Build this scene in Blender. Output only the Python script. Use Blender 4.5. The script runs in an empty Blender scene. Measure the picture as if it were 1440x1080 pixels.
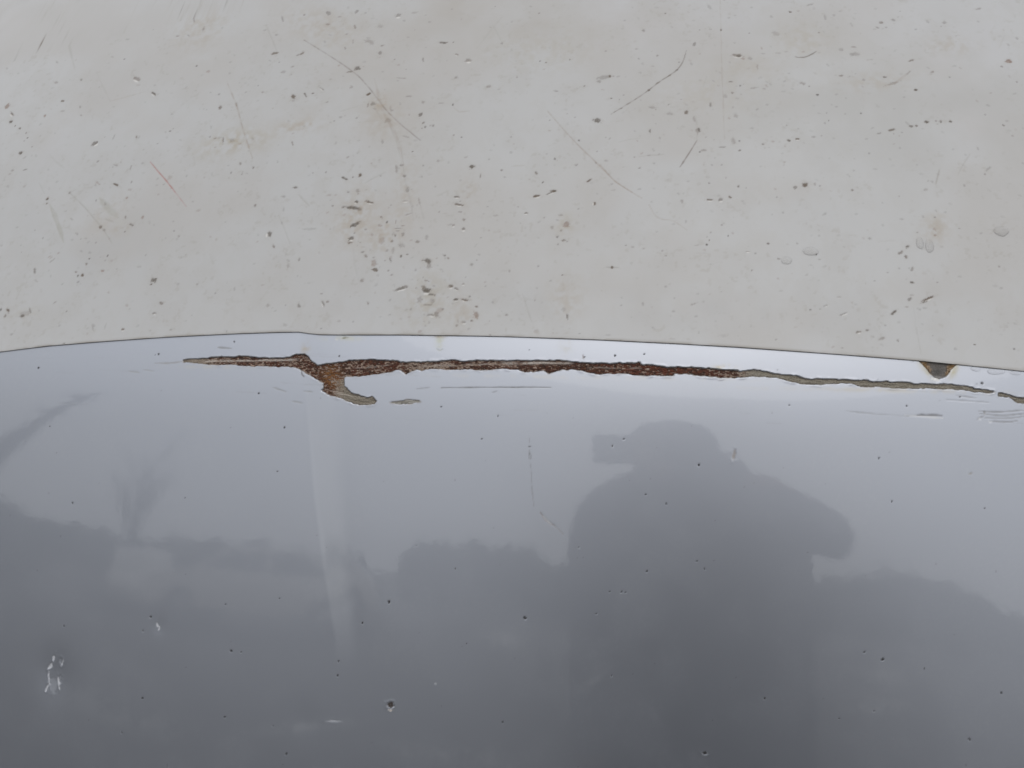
import bpy, bmesh, math, random
import numpy as np
from mathutils import Vector, Matrix

# ============================ camera, sky, sun, exposure ============================
FPX = 1100.0                       # focal length in photograph pixels (1440 wide)
EL = math.radians(12)              # the panel faces 12 degrees above the horizon
D = 0.75                           # metres from lens to panel
ZCAM = 1.42
N0 = np.array([0, -math.cos(EL), math.sin(EL)])
SX = np.array([1.0, 0, 0])
TT = np.array([0, math.sin(EL), math.cos(EL)])
O = np.array([0, 0, ZCAM - D * math.sin(EL)])
CAM = O + D * N0

def cam_basis(yaw, pitch):
    f = np.array([-math.sin(yaw) * math.cos(pitch), math.cos(yaw) * math.cos(pitch), -math.sin(pitch)])
    r = np.array([math.cos(yaw), math.sin(yaw), 0])
    return r, np.cross(r, f), f

R_, U_, F_ = cam_basis(math.radians(6.871), math.radians(7.666))

scn = bpy.context.scene
C = scn.collection
cd = bpy.data.cameras.new('camera')
cd.sensor_width = 36.0
cd.lens = 36.0 * FPX / 1440.0
cd.clip_start = 0.01
cd.clip_end = 2000
cam = bpy.data.objects.new('render_camera', cd)
C.objects.link(cam)
cam.matrix_world = Matrix(((R_[0], U_[0], -F_[0], CAM[0]), (R_[1], U_[1], -F_[1], CAM[1]),
                           (R_[2], U_[2], -F_[2], CAM[2]), (0, 0, 0, 1)))
scn.camera = cam

SUN_EL, SUN_AZ = math.radians(50), math.radians(165)    # azimuth measured from +Y towards +X
world = bpy.data.worlds.new('World')
scn.world = world
world.use_nodes = True
wn = world.node_tree
wn.nodes.clear()
wo = wn.nodes.new('ShaderNodeOutputWorld')
wb = wn.nodes.new('ShaderNodeBackground')
sky = wn.nodes.new('ShaderNodeTexSky')
sky.sky_type = 'NISHITA'
sky.sun_disc = False
sky.sun_elevation = SUN_EL
sky.sun_rotation = SUN_AZ
sky.air_density = 1.6
sky.dust_density = 6.0
sky.ozone_density = 1.0
hs = wn.nodes.new('ShaderNodeHueSaturation')
hs.inputs['Saturation'].default_value = 0.22          # overcast: a nearly colourless sky
wn.links.new(sky.outputs[0], hs.inputs['Color'])
mxs = wn.nodes.new('ShaderNodeMix')                    # an even cloud layer over the clear sky
mxs.data_type = 'RGBA'
mxs.inputs['Factor'].default_value = 0.78
mxs.inputs['B'].default_value = (13.2, 13.5, 14.0, 1)
wn.links.new(hs.outputs[0], mxs.inputs['A'])
wn.links.new(mxs.outputs['Result'], wb.inputs['Color'])
wb.inputs['Strength'].default_value = 0.084
wn.links.new(wb.outputs[0], wo.inputs['Surface'])

sl = bpy.data.lights.new('sun', 'SUN')
sl.energy = 0.5
sl.angle = math.radians(60)
sl.color = (1.0, 0.965, 0.92)
so = bpy.data.objects.new('sun', sl)
C.objects.link(so)
sdir = Vector((math.sin(SUN_AZ) * math.cos(SUN_EL), math.cos(SUN_AZ) * math.cos(SUN_EL), math.sin(SUN_EL)))
so.rotation_euler = sdir.to_track_quat('Z', 'Y').to_euler()
so.location = (-6, -10, 14)

scn.view_settings.view_transform = 'Standard'
scn.view_settings.look = 'None'
scn.view_settings.gamma = 1
scn.view_settings.use_curve_mapping = False
scn.view_settings.exposure = 0.0

# ============================ helpers ============================
def tag(o, label=None, cat=None, group=None, kind=None):
    for k, v in (('label', label), ('category', cat), ('group', group), ('kind', kind)):
        if v:
            o[k] = v
    return o

def link(name, me, mat=None, parent=None):
    o = bpy.data.objects.new(name, me)
    C.objects.link(o)
    if mat:
        me.materials.append(mat)
    if parent:
        o.parent = parent
    return o

def empty(name, loc=(0, 0, 0)):
    o = bpy.data.objects.new(name, None)
    o.location = loc
    o.empty_display_size = 0.1
    C.objects.link(o)
    return o

def sstep(a, b, x):
    x = np.clip((x - a) / (b - a), 0, 1)
    return x * x * (3 - 2 * x)

_rs = np.random.RandomState(11)
_tab = _rs.rand(256, 256)

def vnoise(x, y, seed=0):
    x = x + seed * 17.31
    y = y + seed * 9.77
    xi = np.floor(x).astype(np.int64)
    yi = np.floor(y).astype(np.int64)
    fx = x - xi
    fy = y - yi
    fx = fx * fx * (3 - 2 * fx)
    fy = fy * fy * (3 - 2 * fy)
    a = _tab[xi & 255, yi & 255]
    b = _tab[(xi + 1) & 255, yi & 255]
    c = _tab[xi & 255, (yi + 1) & 255]
    d = _tab[(xi + 1) & 255, (yi + 1) & 255]
    return (a * (1 - fx) + b * fx) * (1 - fy) + (c * (1 - fx) + d * fx) * fy

def fbm(x, y, oct=4, seed=0):
    r, a, tot = 0, 1.0, 0
    for k in range(oct):
        r = r + a * vnoise(x * 2 ** k, y * 2 ** k, seed + k * 3)
        tot += a
        a *= 0.55
    return r / tot

def grid_mesh(name, P, col=None, keep=None):
    """P: (rows, cols, 3) -> quad mesh with smooth shading and a colour attribute 'wear'"""
    nr, nc = P.shape[:2]
    idx = np.arange(nr * nc).reshape(nr, nc)
    q = np.stack([idx[:-1, :-1], idx[:-1, 1:], idx[1:, 1:], idx[1:, :-1]], -1).reshape(-1, 4)
    V = P.reshape(-1, 3)
    Cc = None if col is None else col.reshape(-1, 4)
    if keep is not None:
        k = keep[:-1, :-1] & keep[:-1, 1:] & keep[1:, 1:] & keep[1:, :-1]
        q = q[k.reshape(-1)]
        used = np.unique(q)
        mp = np.full(nr * nc, -1)
        mp[used] = np.arange(len(used))
        q = mp[q]
        V = V[used]
        if Cc is not None:
            Cc = Cc[used]
    me = bpy.data.meshes.new(name)
    me.vertices.add(len(V))
    me.vertices.foreach_set('co', V.astype(np.float32).ravel())
    me.loops.add(q.size)
    me.loops.foreach_set('vertex_index', q.astype(np.int32).ravel())
    me.polygons.add(len(q))
    me.polygons.foreach_set('loop_start', np.arange(0, q.size, 4, dtype=np.int32))
    me.polygons.foreach_set('loop_total', np.full(len(q), 4, dtype=np.int32))
    me.polygons.foreach_set('use_smooth', np.ones(len(q), dtype=bool))
    if Cc is not None:
        a = me.attributes.new('wear', 'FLOAT_COLOR', 'POINT')
        a.data.foreach_set('color', Cc.astype(np.float32).ravel())
    me.update(calc_edges=True)
    return me

# ============================ materials ============================
def new_mat(name):
    m = bpy.data.materials.new(name)
    m.use_nodes = True
    nt = m.node_tree
    return m, nt, nt.nodes['Principled BSDF']

def math_node(nt, op, a, b=None, c=None):
    n = nt.nodes.new('ShaderNodeMath')
    n.operation = op
    for i, v in enumerate((a, b, c)):
        if v is None:
            continue
        if isinstance(v, (int, float)):
            n.inputs[i].default_value = v
        else:
            nt.links.new(v, n.inputs[i])
    return n.outputs[0]

def lower_paint():
    m, nt, b = new_mat('silver_metallic_paint')
    at = nt.nodes.new('ShaderNodeAttribute')
    at.attribute_name = 'wear'
    tc = nt.nodes.new('ShaderNodeTexCoord')
    nt.links.new(at.outputs['Color'], b.inputs['Base Color'])
    clean = math_node(nt, 'SUBTRACT', 1.0, at.outputs['Alpha'])
    nt.links.new(math_node(nt, 'MULTIPLY', clean, 0.93), b.inputs['Metallic'])
    nt.links.new(math_node(nt, 'MULTIPLY_ADD', at.outputs['Alpha'], 0.35, 0.45), b.inputs['Roughness'])
    nt.links.new(math_node(nt, 'MULTIPLY', clean, 1.0), b.inputs['Coat Weight'])
    b.inputs['Coat IOR'].default_value = 1.58
    # a thin uneven film of dust dulls the lacquer in places
    nz = nt.nodes.new('ShaderNodeTexNoise')
    nz.inputs['Scale'].default_value = 9.0
    nz.inputs['Detail'].default_value = 6.0
    nt.links.new(tc.outputs['Object'], nz.inputs['Vector'])
    nt.links.new(math_node(nt, 'MULTIPLY_ADD', nz.outputs['Fac'], 0.05, 0.018), b.inputs['Coat Roughness'])
    op = nt.nodes.new('ShaderNodeTexNoise')           # orange peel
    op.inputs['Scale'].default_value = 160.0
    op.inputs['Detail'].default_value = 2.0
    nt.links.new(tc.outputs['Object'], op.inputs['Vector'])
    bp = nt.nodes.new('ShaderNodeBump')
    bp.inputs['Strength'].default_value = 0.05
    bp.inputs['Distance'].default_value = 0.0006
    nt.links.new(op.outputs['Fac'], bp.inputs['Height'])
    nt.links.new(bp.outputs[0], b.inputs['Coat Normal'])
    return m

def upper_paint():
    m, nt, b = new_mat('weathered_white_paint')
    at = nt.nodes.new('ShaderNodeAttribute')
    at.attribute_name = 'wear'
    tc = nt.nodes.new('ShaderNodeTexCoord')
    nt.links.new(at.outputs['Color'], b.inputs['Base Color'])
    nz = nt.nodes.new('ShaderNodeTexNoise')
    nz.inputs['Scale'].default_value = 14.0
    nz.inputs['Detail'].default_value = 8.0
    nt.links.new(tc.outputs['Object'], nz.inputs['Vector'])
    r0 = math_node(nt, 'MULTIPLY_ADD', nz.outputs['Fac'], 0.3, 0.32)
    nt.links.new(math_node(nt, 'MULTIPLY_ADD', at.outputs['Alpha'], 0.3, r0), b.inputs['Roughness'])
    clean = math_node(nt, 'SUBTRACT', 1.0, at.outputs['Alpha'])
    nt.links.new(math_node(nt, 'MULTIPLY', clean, 0.35), b.inputs['Coat Weight'])
    b.inputs['Coat Roughness'].default_value = 0.22
    fn = nt.nodes.new('ShaderNodeTexNoise')
    fn.inputs['Scale'].default_value = 420.0
    fn.inputs['Detail'].default_value = 4.0
    nt.links.new(tc.outputs['Object'], fn.inputs['Vector'])
    bp = nt.nodes.new('ShaderNodeBump')
    bp.inputs['Strength'].default_value = 0.12
    bp.inputs['Distance'].default_value = 0.0004
    nt.links.new(fn.outputs['Fac'], bp.inputs['Height'])
    nt.links.new(bp.outputs[0], b.inputs['Normal'])
    return m

def rust_mat():
    m, nt, b = new_mat('flaking_rust_and_primer')
    at = nt.nodes.new('ShaderNodeAttribute')
    at.attribute_name = 'wear'
    tc = nt.nodes.new('ShaderNodeTexCoord')
    nz = nt.nodes.new('ShaderNodeTexNoise')
    nz.inputs['Scale'].default_value = 900.0
    nz.inputs['Detail'].default_value = 5.0
    nt.links.new(tc.outputs['Object'], nz.inputs['Vector'])
    mx = nt.nodes.new('ShaderNodeMix')
    mx.data_type = 'RGBA'
    mx.blend_type = 'MULTIPLY'
    mx.inputs['Factor'].default_value = 0.6
    rp = nt.nodes.new('ShaderNodeValToRGB')
    rp.color_ramp.elements[0].position = 0.3
    rp.color_ramp.elements[0].color = (0.45, 0.4, 0.38, 1)
    rp.color_ramp.elements[1].position = 0.62
    rp.color_ramp.elements[1].color = (1, 1, 1, 1)
    nt.links.new(nz.outputs['Fac'], rp.inputs['Fac'])
    nt.links.new(at.outputs['Color'], mx.inputs['A'])
    nt.links.new(rp.outputs['Color'], mx.inputs['B'])
    nt.links.new(mx.outputs['Result'], b.inputs['Base Color'])
    b.inputs['Roughness'].default_value = 0.85
    b.inputs['Specular IOR Level'].default_value = 0.25
    bp = nt.nodes.new('ShaderNodeBump')
    bp.inputs['Strength'].default_value = 0.5
    bp.inputs['Distance'].default_value = 0.0006
    nt.links.new(nz.outputs['Fac'], bp.inputs['Height'])
    nt.links.new(bp.outputs[0], b.inputs['Normal'])
    return m

def noise_mat(name, c0, c1, scale=6.0, rough=0.8, metallic=0.0, bump=0.0, coat=0.0):
    m, nt, b = new_mat(name)
    tc = nt.nodes.new('ShaderNodeTexCoord')
    nz = nt.nodes.new('ShaderNodeTexNoise')
    nz.inputs['Scale'].default_value = scale
    nz.inputs['Detail'].default_value = 6.0
    nt.links.new(tc.outputs['Object'], nz.inputs['Vector'])
    rp = nt.nodes.new('ShaderNodeValToRGB')
    rp.color_ramp.elements[0].position = 0.35
    rp.color_ramp.elements[0].color = (*c0, 1)
    rp.color_ramp.elements[1].position = 0.65
    rp.color_ramp.elements[1].color = (*c1, 1)
    nt.links.new(nz.outputs['Fac'], rp.inputs['Fac'])
    nt.links.new(rp.outputs['Color'], b.inputs['Base Color'])
    b.inputs['Roughness'].default_value = rough
    b.inputs['Metallic'].default_value = metallic
    b.inputs['Coat Weight'].default_value = coat
    if bump:
        bp = nt.nodes.new('ShaderNodeBump')
        bp.inputs['Strength'].default_value = bump
        bp.inputs['Distance'].default_value = 0.01
        nt.links.new(nz.outputs['Fac'], bp.inputs['Height'])
        nt.links.new(bp.outputs[0], b.inputs['Normal'])
    return m

M_low = lower_paint()
M_up = upper_paint()
M_rust = rust_mat()
M_water, _nt, _b = new_mat('water')          # a clear, thin film of water: see-through with a Fresnel sheen
_nt.nodes.remove(_b)
_tr = _nt.nodes.new('ShaderNodeBsdfTransparent')
_gl = _nt.nodes.new('ShaderNodeBsdfGlossy')
_gl.inputs['Roughness'].default_value = 0.03
_fr = _nt.nodes.new('ShaderNodeLayerWeight')
_fr.inputs['Blend'].default_value = 0.2
_mx = _nt.nodes.new('ShaderNodeMixShader')
_nt.links.new(_fr.outputs[0], _mx.inputs[0])
_nt.links.new(_tr.outputs[0], _mx.inputs[1])
_nt.links.new(_gl.outputs[0], _mx.inputs[2])
_nt.links.new(_mx.outputs[0], _nt.nodes['Material Output'].inputs['Surface'])

# ============================ the panel surfaces ============================
def sp(x, k):
    return k * np.logaddexp(0, x / k)

def px2dir(px, py):
    px = np.asarray(px, float)
    py = np.asarray(py, float)
    d = F_ + ((px - 720) / FPX)[..., None] * R_ - ((py - 540) / FPX)[..., None] * U_
    return d / np.linalg.norm(d, axis=-1, keepdims=True)

def pix2st(px, py, h):
    """where the photograph's pixel lies on a surface, in panel coordinates"""
    d = px2dir(px, py)
    hh = np.zeros(d.shape[:-1])
    for _ in range(16):
        lam = (hh - (CAM - O) @ N0) / (d @ N0)
        p = CAM + lam[..., None] * d
        s = (p - O) @ SX
        t = (p - O) @ TT
        hh = h(s, t)
    return s, t

def st2p(s, t, h):
    return O + s[..., None] * SX + t[..., None] * TT + h[..., None] * N0

def p2pix(P):
    v = P - CAM
    z = v @ F_
    return 720 + FPX * (v @ R_) / z, 540 - FPX * (v @ U_) / z

def h_base(s, t):
    tr = np.clip(t, 0, 0.13)
    roll = 6.0 * tr ** 3 + np.maximum(t - 0.13, 0) * 3 * 6.0 * 0.13 ** 2
    twist = 0.11 * np.maximum(s - 0.08, 0) ** 2 / (np.abs(s - 0.08) + 0.08) * t
    return -s * s / 10 - t * t / 16 - roll - twist

_cs, _ct = pix2st([424, 452, 476], [470, 700, 920], h_base)
CR_K = (_cs[2] - _cs[0]) / (_ct[2] - _ct[0])
CR_S0 = _cs[0] - CR_K * _ct[0]
CR_W, CR_A = 0.034, 0.035

def crease(s, t):
    x = s - (CR_S0 + CR_K * t)
    w = CR_W * (1 + 2.2 * sstep(0.12, 0.26, -t))       # the fold opens out and dies away downwards
    a = CR_A * CR_W / w
    return a * (sp(x, 0.0012 + 0.006 * sstep(0.10, 0.24, -t)) - sp(x - w, 0.009)) - a * w

def hl(s, t):
    return h_base(s, t) + crease(s, t)

EDGE = np.array([(-160, 519), (-80, 506.5), (0, 495), (67, 486.7), (150, 480), (233, 474.3), (333, 469.3), (395, 467.3), (420, 467), (433, 469), (450, 470.7),
                 (480, 471), (560, 471), (685, 472.8), (716, 473.6), (838, 477.8), (960, 483.9), (1041, 488.6), (1130, 495),
                 (1180, 498.5), (1292, 507.5), (1342, 512.4), (1440, 522.3), (1520, 531), (1620, 543)], float)
PROUD = 0.0016
_es, _et = pix2st(EDGE[:, 0], EDGE[:, 1], lambda s, t: hl(s, t) + PROUD - 0.0004)

def tE(s):
    lo = _et[0] + (s - _es[0]) * 0.16
    hi = _et[-1] - (s - _es[-1]) * 0.16
    r = np.interp(s, _es, _et)
    return np.where(s < _es[0], lo, np.where(s > _es[-1], hi, r))

def hu(s, t):
    e = tE(s)
    q = np.maximum(t - e, 0)
    he = h_base(s, e) + crease(s, e) * np.exp(-q / 0.05) + (1 - np.exp(-q / 0.05)) * -0.004
    return he + PROUD - 0.30 * q - q * q / 8.0

# ---------- stamping of wear onto a grid ----------
class Skin:
    def __init__(self, S, T, hfun, base):
        self.S, self.T, self.h = S, T, hfun
        self.H = np.zeros_like(S)
        self.col = np.empty(S.shape + (4,))
        self.col[..., :3] = base
        self.col[..., 3] = 0
        self.srow = S[0]

    def win(self, s, t, r):
        j0, j1 = np.searchsorted(self.srow, (s - r, s + r))
        jm = min(max((j0 + j1) // 2, 0), self.S.shape[1] - 1)
        tc = self.T[:, jm]
        up = tc[-1] > tc[0]
        a = tc if up else tc[::-1]
        i0, i1 = np.searchsorted(a, (t - r * 1.3, t + r * 1.3))
        n = len(tc)
        if not up:
            i0, i1 = n - i1, n - i0
        return slice(max(i0 - 1, 0), min(i1 + 1, n)), slice(max(j0 - 1, 0), min(j1 + 1, self.S.shape[1]))

    def loc(self, px, py):
        s, t = pix2st([px], [py], self.h)
        P = st2p(s, t, self.h(s, t))
        return s[0], t[0], float(np.linalg.norm(P[0] - CAM)) / FPX

    def blend(self, w, m, c, alpha=1.0):
        a = np.clip(m, 0, 1)[..., None]
        self.col[w][..., :3] = self.col[w][..., :3] * (1 - a) + np.array(c) * a
        self.col[w][..., 3] = np.maximum(self.col[w][..., 3], a[..., 0] * alpha)

    def chip(self, px, py, l, wd, ang=0, dark=0.5, c=(0.075, 0.065, 0.055), depth=0.25, hl_=False, seed=0, rim=True, halo=False):
        s, t, m = self.loc(px, py)
        l = max(l, 2.2) * 0.5 * m
        wd = max(wd, 2.0) * 0.5 * m
        r = max(l, wd) * 2.4
        w = self.win(s, t, r)
        if self.S[w].size == 0:
            return
        ds = self.S[w] - s
        dt = -(self.T[w] - t)
        ca, sa = math.cos(math.radians(ang)), math.sin(math.radians(ang))
        a = ds * ca + dt * sa
        b = -ds * sa + dt * ca
        nz = vnoise(ds / (m * 2.2) + seed * 3.1, dt / (m * 2.2), seed % 40)
        nz = 0.6 * nz + 0.4 * vnoise(ds / (m * 1.1) + seed, dt / (m * 1.1), seed % 37)
        rr = np.sqrt((a / l) ** 2 + (b / wd) ** 2) * (0.50 + 1.1 * nz)
        mask = 1 - sstep(0.65, 1.15, rr)
        dm = mask * dark * (0.75 + 0.5 * vnoise(ds / (m * 1.3), dt / (m * 1.3), seed % 31 + 5))
        self.blend(w, dm, c)
        if halo and max(l, wd) > 2.0 * m:
            self.blend(w, np.exp(-rr * rr * .5) * .22 * dark, (.30, .255, .205), .3)
        self.H[w] -= mask * depth * 1e-3
        if rim:
            ring = np.exp(-((rr - 1.35) / 0.3) ** 2)
            self.H[w] += ring * depth * 0.35e-3
        if hl_:       # pale crescent along the lower lip: bare primer plus a painted sky highlight
            off = wd * 1.0
            r2 = np.sqrt(((a - l * 0.15) / (l * 0.75)) ** 2 + ((b - off) / (wd * 0.55)) ** 2) * (0.75 + 0.5 * nz)
            self.blend(w, (1 - sstep(0.5, 1.1, r2)) * 0.5, (0.72, 0.70, 0.67), 0.6)

    def line(self, pts, wd, dark=0.4, c=(0.13, 0.115, 0.095), depth=0.1, brk=0.5, seed=0, taper=True, soft=0.5):
        pts = [self.loc(*p) for p in pts]
        m = pts[0][2]
        s = np.array([p[0] for p in pts])
        t = np.array([p[1] for p in pts])
        d = np.r_[0, np.cumsum(np.hypot(np.diff(s), np.diff(t)))]
        n = max(int(d[-1] / (4 * m)), 2)
        # smooth resampling
        u = np.linspace(0, d[-1], n + 1)
        s2, t2 = np.interp(u, d, s), np.interp(u, d, t)
        if n > 6:
            for _ in range(3):
                s2[1:-1] = (s2[:-2] + 2 * s2[1:-1] + s2[2:]) / 4
                t2[1:-1] = (t2[:-2] + 2 * t2[1:-1] + t2[2:]) / 4
        hw = wd * 0.5 * m
        cs_, ct_ = (s2.min() + s2.max()) / 2, (t2.min() + t2.max()) / 2
        r = max(s2.max() - s2.min(), t2.max() - t2.min()) / 2 + hw * 4 + 2 * m
        w = self.win(cs_, ct_, r)
        S, T = self.S[w], self.T[w]
        best = np.full(S.shape, 1e9)
        along = np.zeros(S.shape)
        for k in range(n):
            ex, ey = s2[k + 1] - s2[k], t2[k + 1] - t2[k]
            L2 = ex * ex + ey * ey + 1e-14
            q = np.clip(((S - s2[k]) * ex + (T - t2[k]) * ey) / L2, 0, 1)
            dd = np.hypot(S - s2[k] - q * ex, T - t2[k] - q * ey)
            f = dd < best
            best = np.where(f, dd, best)
            along = np.where(f, (k + q) / n, along)
        wv = hw * (0.7 + 0.6 * vnoise(along * d[-1] / (m * 7), along * 0 + seed, seed % 23))
        if taper:
            wv = wv * np.clip(np.minimum(along, 1 - along) * 6, 0.25, 1)
        mask = 1 - sstep(1 - soft, 1 + soft, best / np.maximum(wv, 0.6 * m))
        g = vnoise(S / (m * 5), T / (m * 5), seed % 19 + 2)
        mk = mask * (1 - brk + brk * sstep(0.3, 0.62, g))
        self.blend(w, mk * dark, c, 0.9)
        self.H[w] -= mk * depth * 1e-3

    def stain(self, px, py, rx, ry, c, k, ang=0, seed=0, fs=14, alpha=0.4):
        s, t, m = self.loc(px, py)
        w = self.win(s, t, max(rx, ry) * m * 2.2)
        ds = (self.S[w] - s) / m
        dt = -(self.T[w] - t) / m
        ca, sa = math.cos(math.radians(ang)), math.sin(math.radians(ang))
        a = (ds * ca + dt * sa) / rx
        b = (-ds * sa + dt * ca) / ry
        g = np.exp(-(a * a + b * b) * 1.2) * sstep(0.25, 0.75, fbm(ds / fs + 31, dt / fs, 4, seed % 29))
        self.blend(w, g * k * 1.5, c, alpha)

# ============================ lower panel ============================
MPP = D / FPX
def dense(a, b, step, lo, hi, nlo, nhi):
    mid = np.arange(a, b, step)
    return np.r_[np.linspace(lo, a, nlo, endpoint=False), mid, np.linspace(mid[-1], hi, nhi + 1)[1:]]

_s, _t = pix2st([0, 1440, 0, 1440, 720], [700, 700, 1080, 1080, 1080], hl)
sl_ = dense(-0.70, 0.45, 0.00092, -1.9, 1.7, 44, 44)
_tt = np.r_[np.arange(0.175, 0.035, -0.0008), np.arange(0.035, -0.335, -0.00105), np.linspace(-0.336, -1.27, 50)]
S, T = np.meshgrid(sl_, _tt)
SILVER = np.array([0.388, 0.407, 0.454])
L = Skin(S, T, hl, SILVER)

TOP = [(257, 506.7), (268, 504.4), (282, 504.4), (305, 501.7), (323, 501.7), (346, 501.1), (362, 502.8), (384, 503.3), (409, 502.2), (416, 498.9),
       (427.5, 497.8), (433, 501.7), (438.6, 508), (445.6, 513.6), (459, 511.7), (482, 508.6), (491, 506.7), (518, 506), (557, 507.5), (568, 509.4),
       (590, 509.4), (612, 508.3), (638, 506.7), (652, 508.9), (671, 506.7), (704, 507.2), (754, 506.7), (790.6, 506.7), (810, 510), (838, 510.6),
       (874, 511), (900.3, 510), (901.7, 512.8), (929, 514.4), (938, 516.4), (955, 516.4), (972, 516.4), (997, 517.8), (1011, 520), (1030, 520.6),
       (1041, 522), (1058, 520.6), (1074, 522.2), (1097, 526.7), (1119, 528.3), (1130, 531.7), (1138, 533), (1169, 533), (1199, 534.4), (1213, 535.8),
       (1220, 534), (1227, 536.8), (1247, 535.9), (1252, 538.2), (1268, 536.8), (1285, 539.5), (1310, 540), (1339, 540.8), (1346, 543), (1354, 542),
       (1368, 545), (1371, 547.6), (1388, 548), (1398.4, 550.9)]
BOT = [(257, 509.4), (276, 510), (290, 512), (307, 513.6), (332, 512.8), (339, 515), (365, 515), (396, 516), (412, 515.6), (421, 519), (432, 526),
       (443, 533), (455, 539.4), (453, 549.7), (462, 555.3), (482, 561.7), (498, 567.8), (512, 569.7), (526, 568.3), (529, 563.6), (523, 558), (515, 559.4),
       (507, 556.7), (494, 552.5), (491, 549.7), (484.4, 544), (483.3, 531.7), (486, 528.9), (504, 529.4), (521, 526.7), (540, 524.7), (551, 522.8),
       (562, 519), (570.6, 526.7), (577.5, 522), (587, 519.2), (593, 521.4), (604, 519), (640, 519.7), (652, 519.2), (685, 520.6), (707, 519), (729, 519.2),
       (738, 523.3), (752, 522.5), (764, 521), (771, 525.6), (779, 523.3), (790.6, 520), (807, 519.4), (824, 523.3), (843, 526.7), (860, 525.6), (885, 526),
       (893, 527.5), (916, 528.3), (947.5, 528.3), (949, 525), (963, 526), (988, 528.9), (1002, 530.3), (1019, 531.7), (1036, 531), (1047, 530.6),
       (1074, 529.4), (1091, 531), (1105, 534.4), (1116, 537.8), (1124, 539.4), (1138, 540), (1155, 541.4), (1180, 538.6), (1199, 539.4), (1210.6, 543.3),
       (1238, 544), (1261, 545.7), (1281, 546.7), (1306, 545.8), (1335, 547.3), (1351.5, 548), (1368, 550.3), (1375, 551.6), (1396.6, 552)]
SEC = [(1404.7, 552.7), (1413, 553), (1424, 556.6), (1440, 560.3), (1465, 566), (1492, 574), (1494, 578), (1466, 573), (1440, 567.5), (1427, 564.8), (1420, 558.4), (1404.7, 556.6)]
NOTCH = [(1293, 503), (1293.5, 508.5), (1301, 516), (1308, 525), (1314, 531), (1322, 533.5), (1330, 530), (1336, 523), (1341, 516), (1345.5, 512), (1345.5, 505)]
DASH = [(548, 566), (560, 563.5), (575, 562), (590, 563), (592, 565), (580, 567.5), (565, 568), (552, 567.3)]

def poly_st(pts):
    a = np.array(pts, float)
    return np.stack(pix2st(a[:, 0], a[:, 1], hl), 1)

def poly_sdf(poly, X, Y):
    d = np.full(X.shape, 1e9)
    ins = np.zeros(X.shape, bool)
    n = len(poly)
    for k in range(n):
        a, b = poly[k], poly[(k + 1) % n]
        ex, ey = b - a
        q = np.clip(((X - a[0]) * ex + (Y - a[1]) * ey) / (ex * ex + ey * ey + 1e-16), 0, 1)
        d = np.minimum(d, (X - a[0] - q * ex) ** 2 + (Y - a[1] - q * ey) ** 2)
        if abs(ey) > 1e-12:
            c = ((a[1] > Y) != (b[1] > Y)) & (X < ex * (Y - a[1]) / ey + a[0])
            ins ^= c
    d = np.sqrt(d)
    return np.where(ins, -d, d)

def jag(sd, X, Y, amp):
    return sd + amp * ((fbm(X / 0.0045, Y / 0.0030, 4, 7) - 0.5) * 3.2)

POLYS = [poly_st(TOP + BOT[::-1]), poly_st(SEC), poly_st(NOTCH), poly_st(DASH)]
RUSTH = 0.0
def carve(poly, depth, amp, lip, lipw=0.0011):
    s0, t0 = poly.min(0) - 0.006
    s1, t1 = poly.max(0) + 0.006
    j = slice(np.searchsorted(sl_, s0), np.searchsorted(sl_, s1))
    i = slice(np.searchsorted(-_tt, -t1), np.searchsorted(-_tt, -t0))
    X, Y = S[i, j], T[i, j]
    sd = jag(poly_sdf(poly, X, Y), X, Y, amp)
    L.H[i, j] -= depth * (1 - sstep(-0.0008, 0.0002, sd))
    g = fbm(X / 0.006, Y / 0.006, 3, 3)
    L.H[i, j] += lip * np.exp(-((sd - 0.0010) / lipw) ** 2) * sstep(0.48, 0.72, g)
    ed = np.clip(1 - np.abs(sd - 0.0001) / 0.0009, 0, 1)
    w = (i, j)
    L.blend(w, ed * 0.7 * sstep(0.3, 0.55, fbm(X / 0.003, Y / 0.003, 3, 13)), (0.24, 0.205, 0.165), 0.8)
    L.blend(w, (1 - sstep(-0.0006, -0.0001, sd)), (0.10, 0.07, 0.05), 1.0)
    return w, sd

def frag(poly, step, hfun, colfun, name, parent, amp):
    s0, t0 = poly.min(0) - 0.002
    s1, t1 = poly.max(0) + 0.002
    X, Y = np.meshgrid(np.arange(s0, s1, step), np.arange(t0, t1, step))
    sd = jag(poly_sdf(poly, X, Y), X, Y, amp)
    hb = hl(X, Y)
    px, py = p2pix(st2p(X, Y, hb))
    col, dh = colfun(X, Y, sd, px, py)
    P = st2p(X, Y, hb + dh)
    me = grid_mesh(name, P[::-1], col[::-1], (sd < 0.0004)[::-1])
    return link(name, me, M_rust, parent)

def mixc(a, b, m):
    return a * (1 - m[..., None]) + np.array(b) * m[..., None]

PRIMER, DARK, RED, PALE, ORNG = (.235, .212, .17), (.050, .027, .020), (.125, .042, .026), (.58, .53, .48), (.26, .125, .045)

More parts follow.
